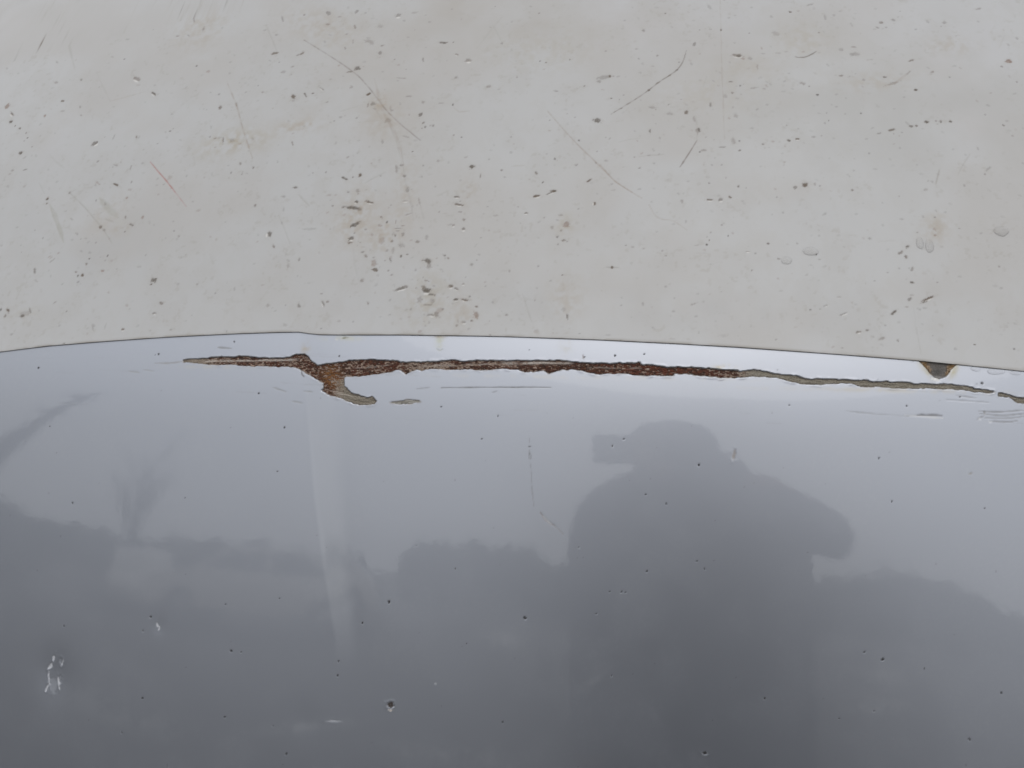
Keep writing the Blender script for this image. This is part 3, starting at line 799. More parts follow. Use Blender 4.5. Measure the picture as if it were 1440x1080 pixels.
CH = {(0, 0): """235 250 22 10 30 .8;700 332 10 8 0 .6;770 445 56 20 30 .5 h;865 528 40 12 35 .85 h;315 465 32 12 20 .4;455 448 18 10 45 .5;352 568 18 12 20 .85;40 600 28 26 0 .65 b;68 642 40 12 40 .7 h
60 684 22 14 10 1;85 708 8 6 0 .8;112 723 16 8 15 .9;147 748 8 6 0 .6;155 775 12 8 -30 .8;136 792 12 8 30 .5;116 860 24 14 20 1;252 652 18 14 30 .6 b;450 600 18 10 60 .4;455 648 18 8 40 .4;535 806 34 24 -30 .75 h
768 770 22 12 70 .6;957 738 12 10 0 .6;975 724 8 8 0 .6;1105 372 14 10 30 .6;1170 402 24 16 0 .35 b;1232 530 14 14 0 .4;1240 605 24 16 80 .7;1255 785 34 9 75 .6;1020 60 14 10 60 .5;1145 165 24 14 80 .4
1000 203 18 8 0 .4;1060 200 24 8 45 .4;650 1038 42 11 25 .95;140 955 22 12 -10 .5;550 908 14 12 0 .4;650 930 32 6 20 .4;735 945 30 9 90 .35;550 1030 40 8 40 .35 b;740 1022 10 14 0 .5;955 1000 28 26 0 .25 b
1352 920 20 10 50 .5;1425 942 16 12 70 .6;75 60;105 95 8 8 0 .3;630 320 24 8 20 .2;350 625 26 10 0 .25;590 770 8 8 0 .5;885 808 8 8 0 .4;1090 110 40 9 65 .4;640 770 30 8 95 .3;1330 590 26 8 65 .4;320 350 20 10 45 .3;70 960 20 14 0 .35;1180 770;1210 778 18 12 -20 .4;1305 790 26 20 0 .3;180 825;1300 970;1018 110 24 18 0 .25;1115 12 16 10 60 .6""",
(360, 0): """105 300 34 15 -10 .8;235 310 26 12 -10 .4;260 300 24 14 -35 .75;148 105 48 9 68 .35;272 84 14 10 0 .5;405 75 36 20 45 .45;402 137 22 12 20 .5;565 66 24 18 -30 .45;555 148 30 9 65 .45;800 88 30 24 0 .45 h;890 72 36 14 0 .25
568 385 34 26 0 .85;525 405 34 11 0 .6;698 298 24 22 -45 .5;710 257 18 12 0 .5;510 192 20 8 0 .35;640 235 60 24 30 .3;1050 240 44 13 10 .85;1075 238 14 10 0 .6;1110 238 8 10 0 .6;1130 308 22 9 30 .5 h;940 335 26 11 80 .5;1195 340 34 24 0 .5 h
1125 437 18 18 0 .4;1310 487 28 20 -40 .4;1383 243 14 14 0 .35;210 545 30 22 45 .95;278 535 36 8 55 .8;322 525 14 12 0 .7;370 500 44 6 40 .5 h;38 518 18 10 20 .5;12 482 8 8 0 .5;632 530 32 15 -25 1;658 585 26 22 0 .5;630 590 30 8 90 .4
400 575 18 8 0 .4;205 375 20 12 0 .35;155 405 22 18 0 .3;420 445 14 8 0 .4;925 645 32 22 -50 .75;940 690 14 12 0 .6;952 714 14 14 0 .6;932 722 10 8 0 .5;995 708 16 16 0 .5;978 708 8 10 0 .5;1105 590 14 10 60 .8;940 575 22 16 40 .35
710 800 30 14 80 .3;205 808 36 8 65 .7;440 680 8 8 0 .6;880 853 10 9 0 .95;1155 772 10 10 0 .6;1112 760;1215 937 28 24 0 1;1382 957 12 14 0 .6;1263 990 24 8 90 .5;585 985 22 22 0 .95;495 1002 42 12 30 .8;545 998 10 8 0 .5;222 1055 28 15 0 .75
393 968 10 12 0 .5;820 930 26 13 0 .5;790 950 46 16 80 .35;835 990 20 16 0 .5;470 95 26 8 0 .35;500 270 20 10 60 .35;545 235 24 8 80 .3;130 350 8 8 0 .4;820 440 60 7 8 .3;845 770 50 8 20 .3;1040 580 40 8 0 .25;860 542 40 10 0 .35;740 680 40 30 0 .3;760 620 24 14 30 .3;515 885 18 10 -40 .35;565 665;320 972;940 932;1025 905 14 20 0 .3;1345 36 8 8 0 .6;893 168 8 8 0 .5;845 390;780 335;700 150 30 26 0 .2;535 490 20 18 0 .3;475 660 16 14 0 .3;1180 885 14 20 60 .3;1435 770""",
(720, 0): """28 436 8 9 0 .6;157 344 8 8 0 .7;190 352 10 8 0 .8;325 336 10 8 0 .6;152 75 10 12 0 .5;245 512 24 10 10 .35;407 484 10 12 0 .5;515 435 70 26 -10 .35;550 428 20 15 80 .9;490 458 20 18 0 .4;528 288 14 12 0 .35;740 172 18 15 0 .5
818 312 14 10 0 .5;712 330;862 76 8 8 0 .6;1025 250 24 16 100 .5;1265 312 60 20 5 .65 h;1275 315 20 20 0 .75;1300 330 24 14 20 .4 b;1340 330 24 18 0 .3;1380 375 30 10 90 .3;1175 168 18 8 90 .8;1055 168 10 8 0 .5;1230 460 20 8 0 .5;1240 522 18 11 0 .6
1285 483 14 12 0 .5;1335 186;480 678 42 24 20 .85;558 553 8 8 0 .8;603 560 7 7 0 .6;630 535;790 605 44 14 10 .3;808 616 10 8 0 .6;885 640 36 16 0 .25;980 632 20 20 0 .85;776 738 22 13 80 .7;1045 735 34 26 -60 .45;1052 730 22 13 80 .6;1025 670 40 12 75 .3
377 790 14 12 0 .6;355 660;240 895 12 14 0 .6;195 866 8 8 0 .5;360 928 20 13 0 .4;135 972 24 11 60 .5;173 1026 10 10 0 .7;432 1016 36 11 -35 .6;230 1075 34 12 0 .9;478 852;472 916 12 12 0 .5;690 884 10 8 0 .7;715 946 8 8 0 .5;1245 795 36 22 80 .3
1280 793 14 12 80 .6;1280 846 14 14 0 .6;1185 828 36 8 0 .4;1075 846 28 13 0 .35;1055 855 8 8 0 .6;1412 812 14 12 80 .5;1275 1048 14 11 80 .4;1108 1030;1115 590 34 10 90 .5;1260 652 24 22 0 .3;769 508 13 13 0 1;885 425 18 12 -40 .6;928 393 12 10 0 .6;820 466 18 9 -20 .5;614 610 18 9 -30 .5;700 275 20 12 0 .25;1110 40 36 14 60 .25;1360 495 50 10 -10 .25;1420 500 14 12 0 .3;310 640 8 8 0 .5;212 676 8 8 0 .5;830 776 12 14 0 .3;550 778 18 9 -60 .3;570 430;940 350 14 10 0 .4;1200 540 18 24 0 .25;880 588;950 560;530 905 20 12 0 .25""",
(1080, 0): """127 68 14 14 0 .85;240 25 40 11 -20 .3;637 127 20 13 10 .65;705 113 22 16 30 .4;665 155;322 100 40 12 90 .25;1185 50 22 12 -20 .4;990 128 22 15 -45 .35;285 184 6 6 0 .5;410 280 24 22 0 .3;480 265 24 8 0 .4;490 305 44 22 0 .35
808 340 26 11 -20 .65;658 433 20 11 0 .75;700 470 70 13 -20 .35;790 410 40 9 -50 .3;925 405 24 14 -40 .5;832 506 16 12 0 .85;412 426 20 13 -20 .6;277 533 14 12 0 .75;193 468 26 18 30 .4;232 485;540 450 14 12 0 .35;1355 345 32 24 -35 .75 b
1315 375 12 9 0 .5;1022 434;45 190 40 26 30 .25;343 678 8 8 0 .6;320 692;522 637 9 8 0 .6;105 705;625 750 20 11 -20 .4;692 732 36 13 -20 .85;752 745;708 752;805 710 20 13 10 .8;835 708 14 12 0 .7;892 686 20 18 0 .95;945 680 12 12 0 .5
972 685 18 12 80 .7;953 698;1028 684 16 12 0 .8;1325 705 12 10 0 .8;1223 645;1375 765;117 790 18 14 10 1;167 782 20 11 10 1 h;255 770 26 11 0 .4;301 764;568 863;208 1040 32 22 -20 .95;155 1055 20 18 0 .6;265 1035 10 16 0 .35;292 1045;475 1070 16 9 0 .7;1240 950 40 12 -40 .3;1220 980 10 10 0 .5;830 165 14 10 0 .3;60 300 30 12 0 .2;470 140 30 10 80 .2;580 335 20 9 0 .2;1400 215 16 12 0 .3;1400 460;330 635;100 290 20 9 0 .2""",
(0, 230): """265 200 16 14 0 1;263 225 10 9 0 .7;392 165 18 13 0 .5;565 358 20 17 40 .95;585 375 18 14 0 .4;712 193 20 13 80 .5 b;740 345 34 9 25 .65;705 300 20 11 60 .5;702 384 10 8 0 .6;803 303 28 15 80 .5 b;540 208 14 8 80 .5;195 376;430 395 24 9 30 .3
400 312 30 8 30 .3;195 605 34 12 65 .5;288 550 30 9 -40 .3;503 535 12 10 0 .7;485 566 20 11 60 .7;605 518 12 12 0 .6;425 610 16 8 20 .8;438 632 12 12 0 .8;462 628 20 20 0 1;440 665 14 14 0 .35;577 604 26 15 0 .5 b;862 656 32 22 0 .9;850 680 14 10 0 .8;872 665 10 16 0 .7
907 785 26 13 30 .6;870 843 24 12 0 .5 h;692 933 18 12 0 1 h;712 800 20 18 0 .25 b;46 826 24 13 30 .9;4 820 12 12 0 .8;28 858 18 12 80 .5;122 858 24 17 0 .85;140 845 60 28 0 .22;170 830 46 9 55 .5;1046 512;978 380 14 8 30 .4;1435 235 16 14 0 .7
375 832;962 935 16 10 0 .3;360 1012 14 9 0 .6;215 1028;1275 943 9 9 0 .5;310 780 24 9 -30 .3;65 960 20 14 0 .3;520 920 40 10 60 .25;590 920 30 8 90 .2;1005 410 20 12 50 .3;455 425;540 445;95 360 24 10 0 .2;1360 60;1300 55;1115 265 24 18 0 .25 b;1000 680 20 14 0 .2;780 580 30 10 0 .2;1210 730;120 500;240 420;200 660 30 8 30 .2""",
(360, 230): """155 187 24 13 0 .3;430 238 12 12 0 .5;565 215 24 18 30 .85 h;570 155 28 20 80 .35;520 160 16 12 0 .4;640 218 50 13 15 .85 h;540 248 90 18 8 .9;580 258 30 18 0 .5;555 345 50 24 -25 .85;575 330 30 10 -10 .6;535 422 28 24 0 .8 h;530 445 30 11 0 .75;555 390
585 445;737 330 14 14 0 .7;705 302 18 10 30 .6;700 350 24 18 0 .3 b;652 402 20 18 0 .35 b;705 435 46 34 80 .25 b;765 437 18 12 0 .6;782 405 20 11 80 .6;785 330 26 6 90 .4;800 365 40 6 0 .45;825 350 24 6 0 .5;795 380 30 8 0 .5;825 400 24 18 80 .45;840 212 36 12 0 .2 h
855 285 40 6 -15 .4;850 150 36 22 80 .4;875 145;815 520 16 14 80 .85;850 512 14 10 0 .6;755 540 28 11 60 .6;725 546;600 497 16 12 0 .5;618 520 26 12 60 .5;662 560 38 30 80 .4 b;668 598 40 17 10 .9;662 528;742 602 12 10 0 .5;762 627 18 8 0 .4;595 658 20 18 0 .45
965 548 44 28 20 .85;970 575 40 26 70 .4;945 545 30 9 0 .6;908 440 26 17 10 .5;958 415 28 20 80 .3;918 215 50 9 75 .3;1130 188 40 12 10 .8 h;1140 232 56 13 12 .85 h;1148 272 24 8 0 .5;1168 315 18 15 0 .6;1150 213;1110 348 20 16 0 .4 h;1167 368 22 20 0 .65 h;1030 272
1262 72 20 8 80 .4;1345 293 30 9 0 .3;1302 243;1265 418;1060 517 18 10 20 .6;1080 533 20 11 50 .7;1212 570 24 18 30 .4;1242 543;75 398 32 24 80 .75 h;98 465 24 13 60 .6;242 540 20 15 80 .45;180 575 40 12 75 .25;235 632;370 733 14 10 0 .5;378 790 40 11 60 .65 h
402 778 20 15 0 .5;240 798 30 13 65 .6;65 798 24 18 80 .3;165 798;630 787 20 11 60 .5;810 705 70 18 -15 .7 h;830 692 30 9 -15 .7;960 715 50 32 10 .95 h;945 700 24 18 0 .7;985 738 50 10 5 .7;920 765 40 30 80 .35;965 795 44 8 5 .55;990 775 30 28 0 .3;985 853 50 13 5 .5 h
1015 850 36 24 80 .5;1030 825 40 28 0 .3 b;1095 690 26 22 0 .8 h;1128 706 28 13 30 .6 h;1165 678 16 11 0 .5 h;1125 765 26 18 0 .95 h;1172 767 44 15 15 .85 h;1203 748 14 10 0 .6;1240 805 20 10 20 .8;1238 850 42 28 80 .55 b;1212 884 20 12 0 .6;1170 893 30 16 0 .4 h
1128 912 14 14 0 .5;1408 852 18 13 0 .5;1312 885;1425 605 20 14 80 .3;920 945 22 18 0 .3 b;755 850;465 888 20 13 0 .3;545 890;165 910 30 18 0 .2;365 930 12 8 0 .5;1315 965;760 235;615 370 14 10 0 .4;690 345;735 490 20 14 0 .3;820 460 26 30 0 .25;770 490 20 30 0 .25;895 600 14 10 0 .35;960 660 30 8 10 .5;935 690 20 9 0 .5;940 640;300 370 90 14 0 .16;575 170;700 70;545 75 10 9 0 .4;1000 690 20 8 0 .4;900 700;870 820 14 14 0 .3;1050 820;1330 780 14 12 0 .25;1180 640 12 9 0 .35;1290 690""",
(720, 230): """138 183 46 17 -10 .95 h;218 165 56 10 -25 .6 h;235 155 26 12 -10 .95;78 280 24 10 10 .75 h;432 97 30 10 -35 .6;175 105 9 9 0 .6;463 225 20 13 80 .95 h;135 52 20 9 60 .4;306 342 40 32 80 .55 b;275 290 26 13 0 .3;225 360 18 18 0 .35;255 413 14 14 0 .6
290 432 24 13 0 .65;310 438;275 378 12 10 0 .5;258 455;563 584 18 14 20 1;560 585 80 5 0 .25;284 627 9 8 0 1;147 577;130 770;310 862 30 14 80 .6;1110 203 40 11 5 .75 h;1172 203 26 20 0 .6 h;1227 190 18 13 50 .95;1107 110;1273 130 14 14 0 .45;1318 137;955 215 24 13 80 .35
1095 456 14 9 80 1;1110 430 9 9 0 .6;1098 413;1118 388;1215 407 9 9 0 .7;1180 347;865 692 14 12 0 .35;845 490;865 520 8 8 0 .5;740 480;735 790 20 12 80 .3;1325 495 24 10 0 .3 h;1370 507 9 14 0 .4;1350 600 9 9 0 .5;1437 450 10 10 0 .7;1022 790 40 9 -20 .3;910 832 20 9 0 .3
180 305;375 255;135 945 30 26 0 .22 b;380 958;612 995 8 8 0 .8;560 115 14 10 0 .3;720 25 9 9 0 .4;1125 8;35 242;290 820 30 24 60 .2;1205 80;1180 8;570 150 24 9 0 .2;640 460;680 470 16 12 0 .25;1190 970 50 16 0 .15;900 985 40 8 0 .2;540 965 30 10 0 .2;1040 460 40 8 -10 .2""",
(1080, 230): """785 467 18 17 0 .85;748 500 34 13 -35 .65;778 525 24 16 80 .6;840 387 14 8 0 .5;938 302 14 9 0 .5;935 370 16 12 0 .3 b;940 403 14 10 0 .4 b;812 592 30 13 -65 .5;810 670 22 11 0 .8;810 740 20 6 0 .4;797 765 24 13 -40 .6;782 806 16 8 0 .6;707 838 46 14 -40 .95
895 763 66 12 -25 .95 h;880 780 30 8 -20 .7;507 948 28 14 -15 .6 h;558 937 22 12 0 .85;640 985 36 11 -20 .4;660 910;730 995 10 12 0 .5;240 822 12 10 0 .6;293 818 9 9 0 .5;325 800 30 9 -20 .3 h;402 750 26 8 -5 .3 h;425 846 50 11 -25 .4 h;418 1038 12 9 0 .5;225 1070 10 8 0 .6
1163 1020 10 8 0 1;1385 1042 10 8 0 .6;928 968;272 510 10 8 0 .8;60 535 10 8 0 .7;290 540;738 185;750 312 26 9 0 .3;885 148 24 13 -20 .3;1105 125 12 16 0 .3;952 668;670 612;1077 366;570 422;2 450 10 10 0 .7;45 990;1280 690 20 14 0 .15;600 660;165 450;50 190;1300 580"""}
BR = (.17, .095, .06)
kk = 0
for (ox, oy), txt in CH.items():
    for e in txt.replace('\n', ';').split(';'):
        v = e.split()
        if len(v) < 2:
            continue
        fl = v.pop() if v[-1] in 'hb' else ''
        v = [float(q) for q in v] + [10, 9, 0, .42][len(v) - 2:]
        x, y, l, wd, a, d_ = v
        kk += 1
        Up.chip(ox + x / 4, oy + y / 4, l / 4 * 1.08, wd / 4 * 1.1, a, min(d_ * .95, 1), BR if fl == 'b' else ((.095, .07, .052) if kk % 2 else DK), .12 + .28 * d_ * min(l, 40) / 40, fl == 'h', seed=kk, halo=True)
TN, RD, GY = (.25, .19, .14), (.33, .08, .06), (.30, .285, .26)
LN = {(0, 0): [("300 80 345 150 385 240 420 385", 9, .32, GY, .5), ("845 910 885 960 930 1010 985 1080", 5, .6, RD, .3), ("1280 470 1330 590 1370 740 1420 890", 8, .4, TN, .6), ("620 570 730 540 820 515", 6, .15, TN, .5), ("540 400 575 480 620 570", 6, .2, GY, .6), ("280 870 320 920 360 945", 8, .25, GY, .5)],
      (360, 0): [("270 225 400 305 500 370 580 430 650 510 690 565 740 630 820 705 925 790", 5, .55, (.16, .13, .11), .45), ("665 440 690 540 720 640 780 740 815 840 830 930", 13, .25, TN, .5), ("740 680 790 800 820 920", 6, .35, GY, .4), ("55 140 90 220 115 285", 6, .4, GY, .3), ("1385 95 1320 170 1240 275", 8, .2, GY, .4),
                 ("1330 140 1385 240", 6, .22, GY, .4), ("470 630 570 600", 7, .2, GY, .4), ("570 690 680 680", 6, .2, GY, .4), ("1110 600 1140 630 1200 625", 6, .25, TN, .4), ("610 1030 720 970", 6, .18, GY, .4), ("660 595 720 695", 8, .25, GY, .4)],
      (720, 0): [("980 285 965 345 930 395 885 425 820 465 769 508 700 555 610 610 560 640", 6, .62, (.15, .13, .11), .55), ("200 625 300 740 380 825 472 912 575 1018 680 1085", 5, .45, TN, .3), ("1040 790 1010 840 945 940", 7, .65, (.15, .12, .1), .3), ("1030 650 1045 720 1040 790", 6, .35, GY, .5),
                 ("690 884 780 873 850 870", 6, .45, GY, .8), ("600 800 680 780 720 780", 5, .28, GY, .2), ("1170 0 1180 380 1195 780", 5, .22, TN, .6), ("0 935 70 930", 8, .2, TN, .3), ("1095 430 1075 490", 5, .25, GY, .2)],
      (1080, 0): [("155 320 195 328 230 315 270 290", 7, .75, (.16, .14, .12), .1), ("1135 870 1100 920 1070 980", 6, .35, GY, .3), ("965 955 945 1035", 6, .5, GY, .2), ("1330 200 1300 270", 6, .22, GY, .4), ("660 485 720 465 800 400", 10, .25, TN, .4)],
      (0, 230): [("280 230 310 300 340 380 357 445", 19, .55, (.33, .32, .28), .3), ("272 225 300 300 335 400", 5, .3, GY, .4), ("392 165 470 240 560 345 600 400 630 450", 5, .5, GY, .3), ("430 145 392 165", 5, .3, GY, .2), ("560 195 600 245 665 305", 24, .55, (.33, .32, .28), .3), ("660 320 685 330 700 335", 30, .28, (.40, .39, .36), .3),
                 ("590 312 640 330", 10, .35, GY, .3), ("220 110 250 170", 6, .2, GY, .3), ("870 20 930 90 985 160 1048 242", 4, .35, RD, .3)],
      (360, 230): [("825 0 840 110 860 180 875 250 885 320", 9, .42, GY, .6), ("125 290 160 370 190 450", 6, .3, GY, .3), ("615 110 680 75 730 50", 6, .2, GY, .3), ("240 175 270 210 300 240", 7, .4, GY, .2), ("545 480 550 560 575 660", 8, .14, GY, .4), ("1010 185 1070 160", 6, .2, GY, .3), ("915 200 930 260 945 330", 8, .25, GY, .4)],
      (720, 230): [("495 5 575 98 630 135 730 195", 5, .45, TN, .3), ("770 230 800 290 840 318 900 315 985 375", 6, .28, TN, .4), ("60 735 85 820 110 890", 6, .35, GY, .2), ("850 990 1000 1010", 5, .15, GY, .3)],
      (1080, 230): [("835 920 850 1010 860 1075", 5, .25, GY, .3), ("820 810 835 960", 5, .18, GY, .3), ("620 440 720 432", 6, .15, GY, .3), ("965 30 945 110", 6, .4, GY, .2)]}
for (ox, oy), ls in LN.items():
    for txt, wd, d_, c, brk in ls:
        v = [float(q) for q in txt.split()]
        kk += 1
        Up.line([(ox + v[i] / 4, oy + v[i + 1] / 4) for i in range(0, len(v), 2)], wd / 4 * 1.1, d_, c, .10, brk, seed=kk)
# a scatter of very small pits and dirt grains, thicker where the large chips are
for q in range(1000):
    if q % 3:
        x, y = _rs.uniform(-40, 1480), _rs.uniform(-30, 500)
    else:
        cx, cy, sg = ((540, 330, 70), (600, 430, 40), (480, 120, 110), (1000, 170, 90), (300, 180, 60), (1170, 110, 90), (160, 330, 80))[q % 7]
        x, y = _rs.normal(cx, sg), _rs.normal(cy, sg)
    if y > np.interp(x, EDGE[:, 0], EDGE[:, 1]) - 5:
        continue
    r = _rs.uniform(1.8, 3.6)
    Up.chip(x, y, r * _rs.uniform(1, 2.0), r, _rs.uniform(-40, 80), _rs.uniform(.06, .30), BR if q % 5 == 0 else (.13, .12, .105), .05, seed=kk + q, rim=False)
# dents with a soft hollow
for (x, y, sg, dp) in ((1186, 440, 14, .5), (1000, 281, 8, .5), (490, 302, 18, .4), (600, 412, 16, .5), (905, 330, 30, .3), (560, 405, 12, .3), (870, 376, 18, .25)):
    s_, t_, m_ = Up.loc(x, y)
    w_ = Up.win(s_, t_, sg * m_ * 3)
    q_ = ((Up.S[w_] - s_) ** 2 + (Up.T[w_] - t_) ** 2) / (sg * m_) ** 2
    Up.H[w_] -= dp * 1e-3 * np.exp(-q_)
# uneven darker line along the folded edge
Up.blend(allw, (1 - sstep(0.0, 0.0035, Q2)) * (.25 + .5 * sstep(.4, .65, fbm(S2 / .02, T2 / .004, 3, 18))), (.25, .23, .20), .6)
Pup = st2p(S2, T2, hu(S2, T2) + Up.H + hoff[:, None])
up = under(link('upper_panel', grid_mesh('upper_panel', Pup, Up.col), M_up))
up['label'] = 'dirty off-white panel peppered with stone chips and scratches'

# ---------- water drops ----------
def drop_mesh(px, py, rx, ry, hfun, name='water_drop'):
    s, t = pix2st([px], [py], hfun)
    P = st2p(s, t, hfun(s, t))
    m = float(np.linalg.norm(P[0] - CAM)) / FPX
    a = np.linspace(0, 2 * math.pi, 25)[:-1]
    rows = []
    for k in range(9):
        ph = math.radians(90 * k / 8)
        rr = math.cos(ph) * 0.999 + 0.001
        ss = s[0] + np.cos(a) * rx * m * rr * (1 + .08 * np.sin(a * 2 + px))
        tt = t[0] + np.sin(a) * ry * m * rr * (1 + .10 * np.cos(a * 3 + py))
        hh = hfun(ss, tt) + 0.0002 + math.sin(ph) ** 1.2 * min(rx, ry) * m * 0.22
        rows.append(st2p(ss, tt, hh))
    rows.insert(0, rows[0] - N0 * 0.0006)
    V = np.concatenate(rows)
    F = []
    n = len(a)
    for i in range(len(rows) - 1):
        for j in range(n):
            F.append((i * n + j, i * n + (j + 1) % n, (i + 1) * n + (j + 1) % n, (i + 1) * n + j))
    F.append(tuple(range(n - 1, -1, -1)))
    F.append(tuple((len(rows) - 1) * n + j for j in range(n)))
    c = V.mean(0)
    me = bpy.data.meshes.new(name)
    me.from_pydata((V - c).tolist(), [], F)
    for p in me.polygons:
        p.use_smooth = True
    o = link(name, me, M_water)
    o.location = c
    return o

for x, y, rx, ry, lb in ((1106, 366.5, 6.5, 5.5, 'small round rain drop beside a wide oval drop on the chipped panel'), (1140, 353.5, 9.5, 6, 'wide oval rain drop beside a small round drop on the chipped panel'),
                         (1408, 325, 8.5, 6.5, 'lone broad rain drop away from the others on the chipped panel'),
                         (1293.5, 342, 4.5, 8, 'tall narrow rain drop of a close pair below the brown stain'), (1307, 346, 5, 9, 'tall narrow rain drop of a close pair below the brown stain')):
    tag(drop_mesh(x, y, rx, ry, hu), lb, 'water drop', 'rain drops on the chipped upper panel')
for x, y, rx, ry, lb in ((1372, 518.5, 5.5, 3.2, 'small rain drop under the panel edge, next to the rust notch'), (1401, 522, 10.5, 4.2, 'largest rain drop under the panel edge, between two small ones'),
                         (1428, 524.5, 6, 2.6, 'small flat rain drop under the panel edge, farthest from the rust notch')):
    tag(drop_mesh(x, y, rx, ry, hl), lb, 'water drop', 'rain drops under the panel edge')
#ENV
# ============================ what the lacquer mirrors: the place behind the camera ============================
M_ground = noise_mat('wet_asphalt', (.035, .035, .037), (.07, .068, .066), 3.0, .75, 0, .4)
M_leaf = noise_mat('hedge_leaves', (.020, .028, .014), (.05, .06, .03), 4.0, .8)
M_bark = noise_mat('bark', (.035, .03, .026), (.07, .06, .05), 20.0, .9, 0, .5)
M_coat = noise_mat('dark_coat', (.016, .017, .021), (.028, .029, .034), 30.0, .85, 0, .3)
M_cap = noise_mat('knitted_cap', (.02, .022, .028), (.035, .036, .042), 60.0, .95, 0, .5)
M_camb = noise_mat('camera_body', (.02, .02, .022), (.03, .03, .032), 40.0, .5)
M_lens, _n, _b2 = new_mat('lens_glass')
_b2.inputs['Base Color'].default_value = (.01, .01, .015, 1)
_b2.inputs['Roughness'].default_value = .05

me = bpy.data.meshes.new('ground')
me.from_pydata([(-600, -600, 0), (600, -600, 0), (600, 600, 0), (-600, 600, 0)], [], [(0, 1, 2, 3)])
tag(link('ground', me, M_ground), kind='structure')

def mesh_obj(name, V, F, mat, parent=None, smooth=False):
    me = bpy.data.meshes.new(name)
    me.from_pydata([tuple(v) for v in V], [], F)
    if smooth:
        for p in me.polygons:
            p.use_smooth = True
    return link(name, me, mat, parent)

def leaf_cloud(pts, size, rs):
    n = len(pts)
    a = rs.normal(size=(n, 3)); a /= np.linalg.norm(a, axis=1)[:, None]
    b = np.cross(a, rs.normal(size=(n, 3))); b /= np.linalg.norm(b, axis=1)[:, None]
    sz = size * rs.uniform(.6, 1.4, (n, 1))
    V = np.stack([pts - a * sz, pts + b * sz * .5, pts + a * sz, pts - b * sz * .5], 1).reshape(-1, 3)
    return V, [(4 * i, 4 * i + 1, 4 * i + 2, 4 * i + 3) for i in range(n)]

rs = np.random.RandomState(5)
def hedge(name, x0, x1, y, prof, n, label, depth=1.6):
    """prof(u) gives the height along the hedge"""
    root = empty(name, ((x0 + x1) / 2, y, 0))
    u = rs.rand(n)
    hgt = prof(u) * (1 + .06 * np.sin(u * 90) + .05 * np.sin(u * 37))
    v = rs.rand(n) ** .6
    dd = (rs.rand(n) - .5) * depth * np.sqrt(np.clip(1.05 - v ** 4, .05, 1))
    pts = np.stack([(u - .5) * (x1 - x0), dd, v * hgt], 1)
    V, F = leaf_cloud(pts, .09, rs)
    mesh_obj('foliage', V, F, M_leaf, root)
    V, F = [], []
    k = 60
    for i in range(k + 1):
        hh = float(prof(np.array([i / k]))[0]) * .9
        x = (i / k - .5) * (x1 - x0)
        V += [(x, -depth * .3, 0), (x, -depth * .22, hh), (x, depth * .22, hh), (x, depth * .3, 0)]
        if i:
            o = (i - 1) * 4
            F += [(o + j, o + 4 + j, o + 5 + j, o + 1 + j) for j in range(3)]
    mesh_obj('branch_core', V, F, M_leaf, root)
    return tag(root, label, 'hedge')

hedge('hedge', -9.2, -0.6, -27, lambda u: 1.75 + .75 * sstep(0, .12, u) * (1 - sstep(.55, 1, u)) + .12 * np.sin(u * 21), 16000, 'tall dark hedge mirrored between the crease and the photographer')
hedge('clipped_hedge', -44, -10.5, -24, lambda u: 1.75 + .15 * np.sin(u * 17) + 0 * u, 20000, 'long low clipped hedge mirrored left of the crease')
hedge('field_hedge', 6, 30, -34, lambda u: 1.4 + 1.9 * np.exp(-((u - .42) / .22) ** 2), 12000, 'uneven field hedge mirrored beyond the photographer\'s elbow')
hedge('added_shade_hedge', -22, -11.8, -3.6, lambda u: 6.4 + .8 * np.sin(u * 23) + .4 * np.sin(u * 51), 16000, 'added unseen conifer hedge darkening the left of the panel', 3.0)  # added tall hedge out of view, blocks sky to darken the panel's left
hedge('rounded_bush', -19.5, -15.8, -11.8, lambda u: .4 + 1.5 * np.sin(np.clip(u, 0, 1) * math.pi) ** .6, 8000, 'rounded dark bush mirrored beside the leaning tree', 2.4)

def tubes(paths, sides=7):
    V, F = [], []
    for pts, rad in paths:
        base = len(V)
        for i, p in enumerate(pts):
            d = (pts[min(i + 1, len(pts) - 1)] - pts[max(i - 1, 0)]).normalized()
            a = d.orthogonal().normalized()
            b = d.cross(a)
            for j in range(sides):
                an = 2 * math.pi * j / sides
                V.append(p + (a * math.cos(an) + b * math.sin(an)) * rad[i])
        for i in range(len(pts) - 1):
            for j in range(sides):
                F.append((base + i * sides + j, base + i * sides + (j + 1) % sides, base + (i + 1) * sides + (j + 1) % sides, base + (i + 1) * sides + j))
        F.append(tuple(base + (len(pts) - 1) * sides + j for j in range(sides)))
    return V, F

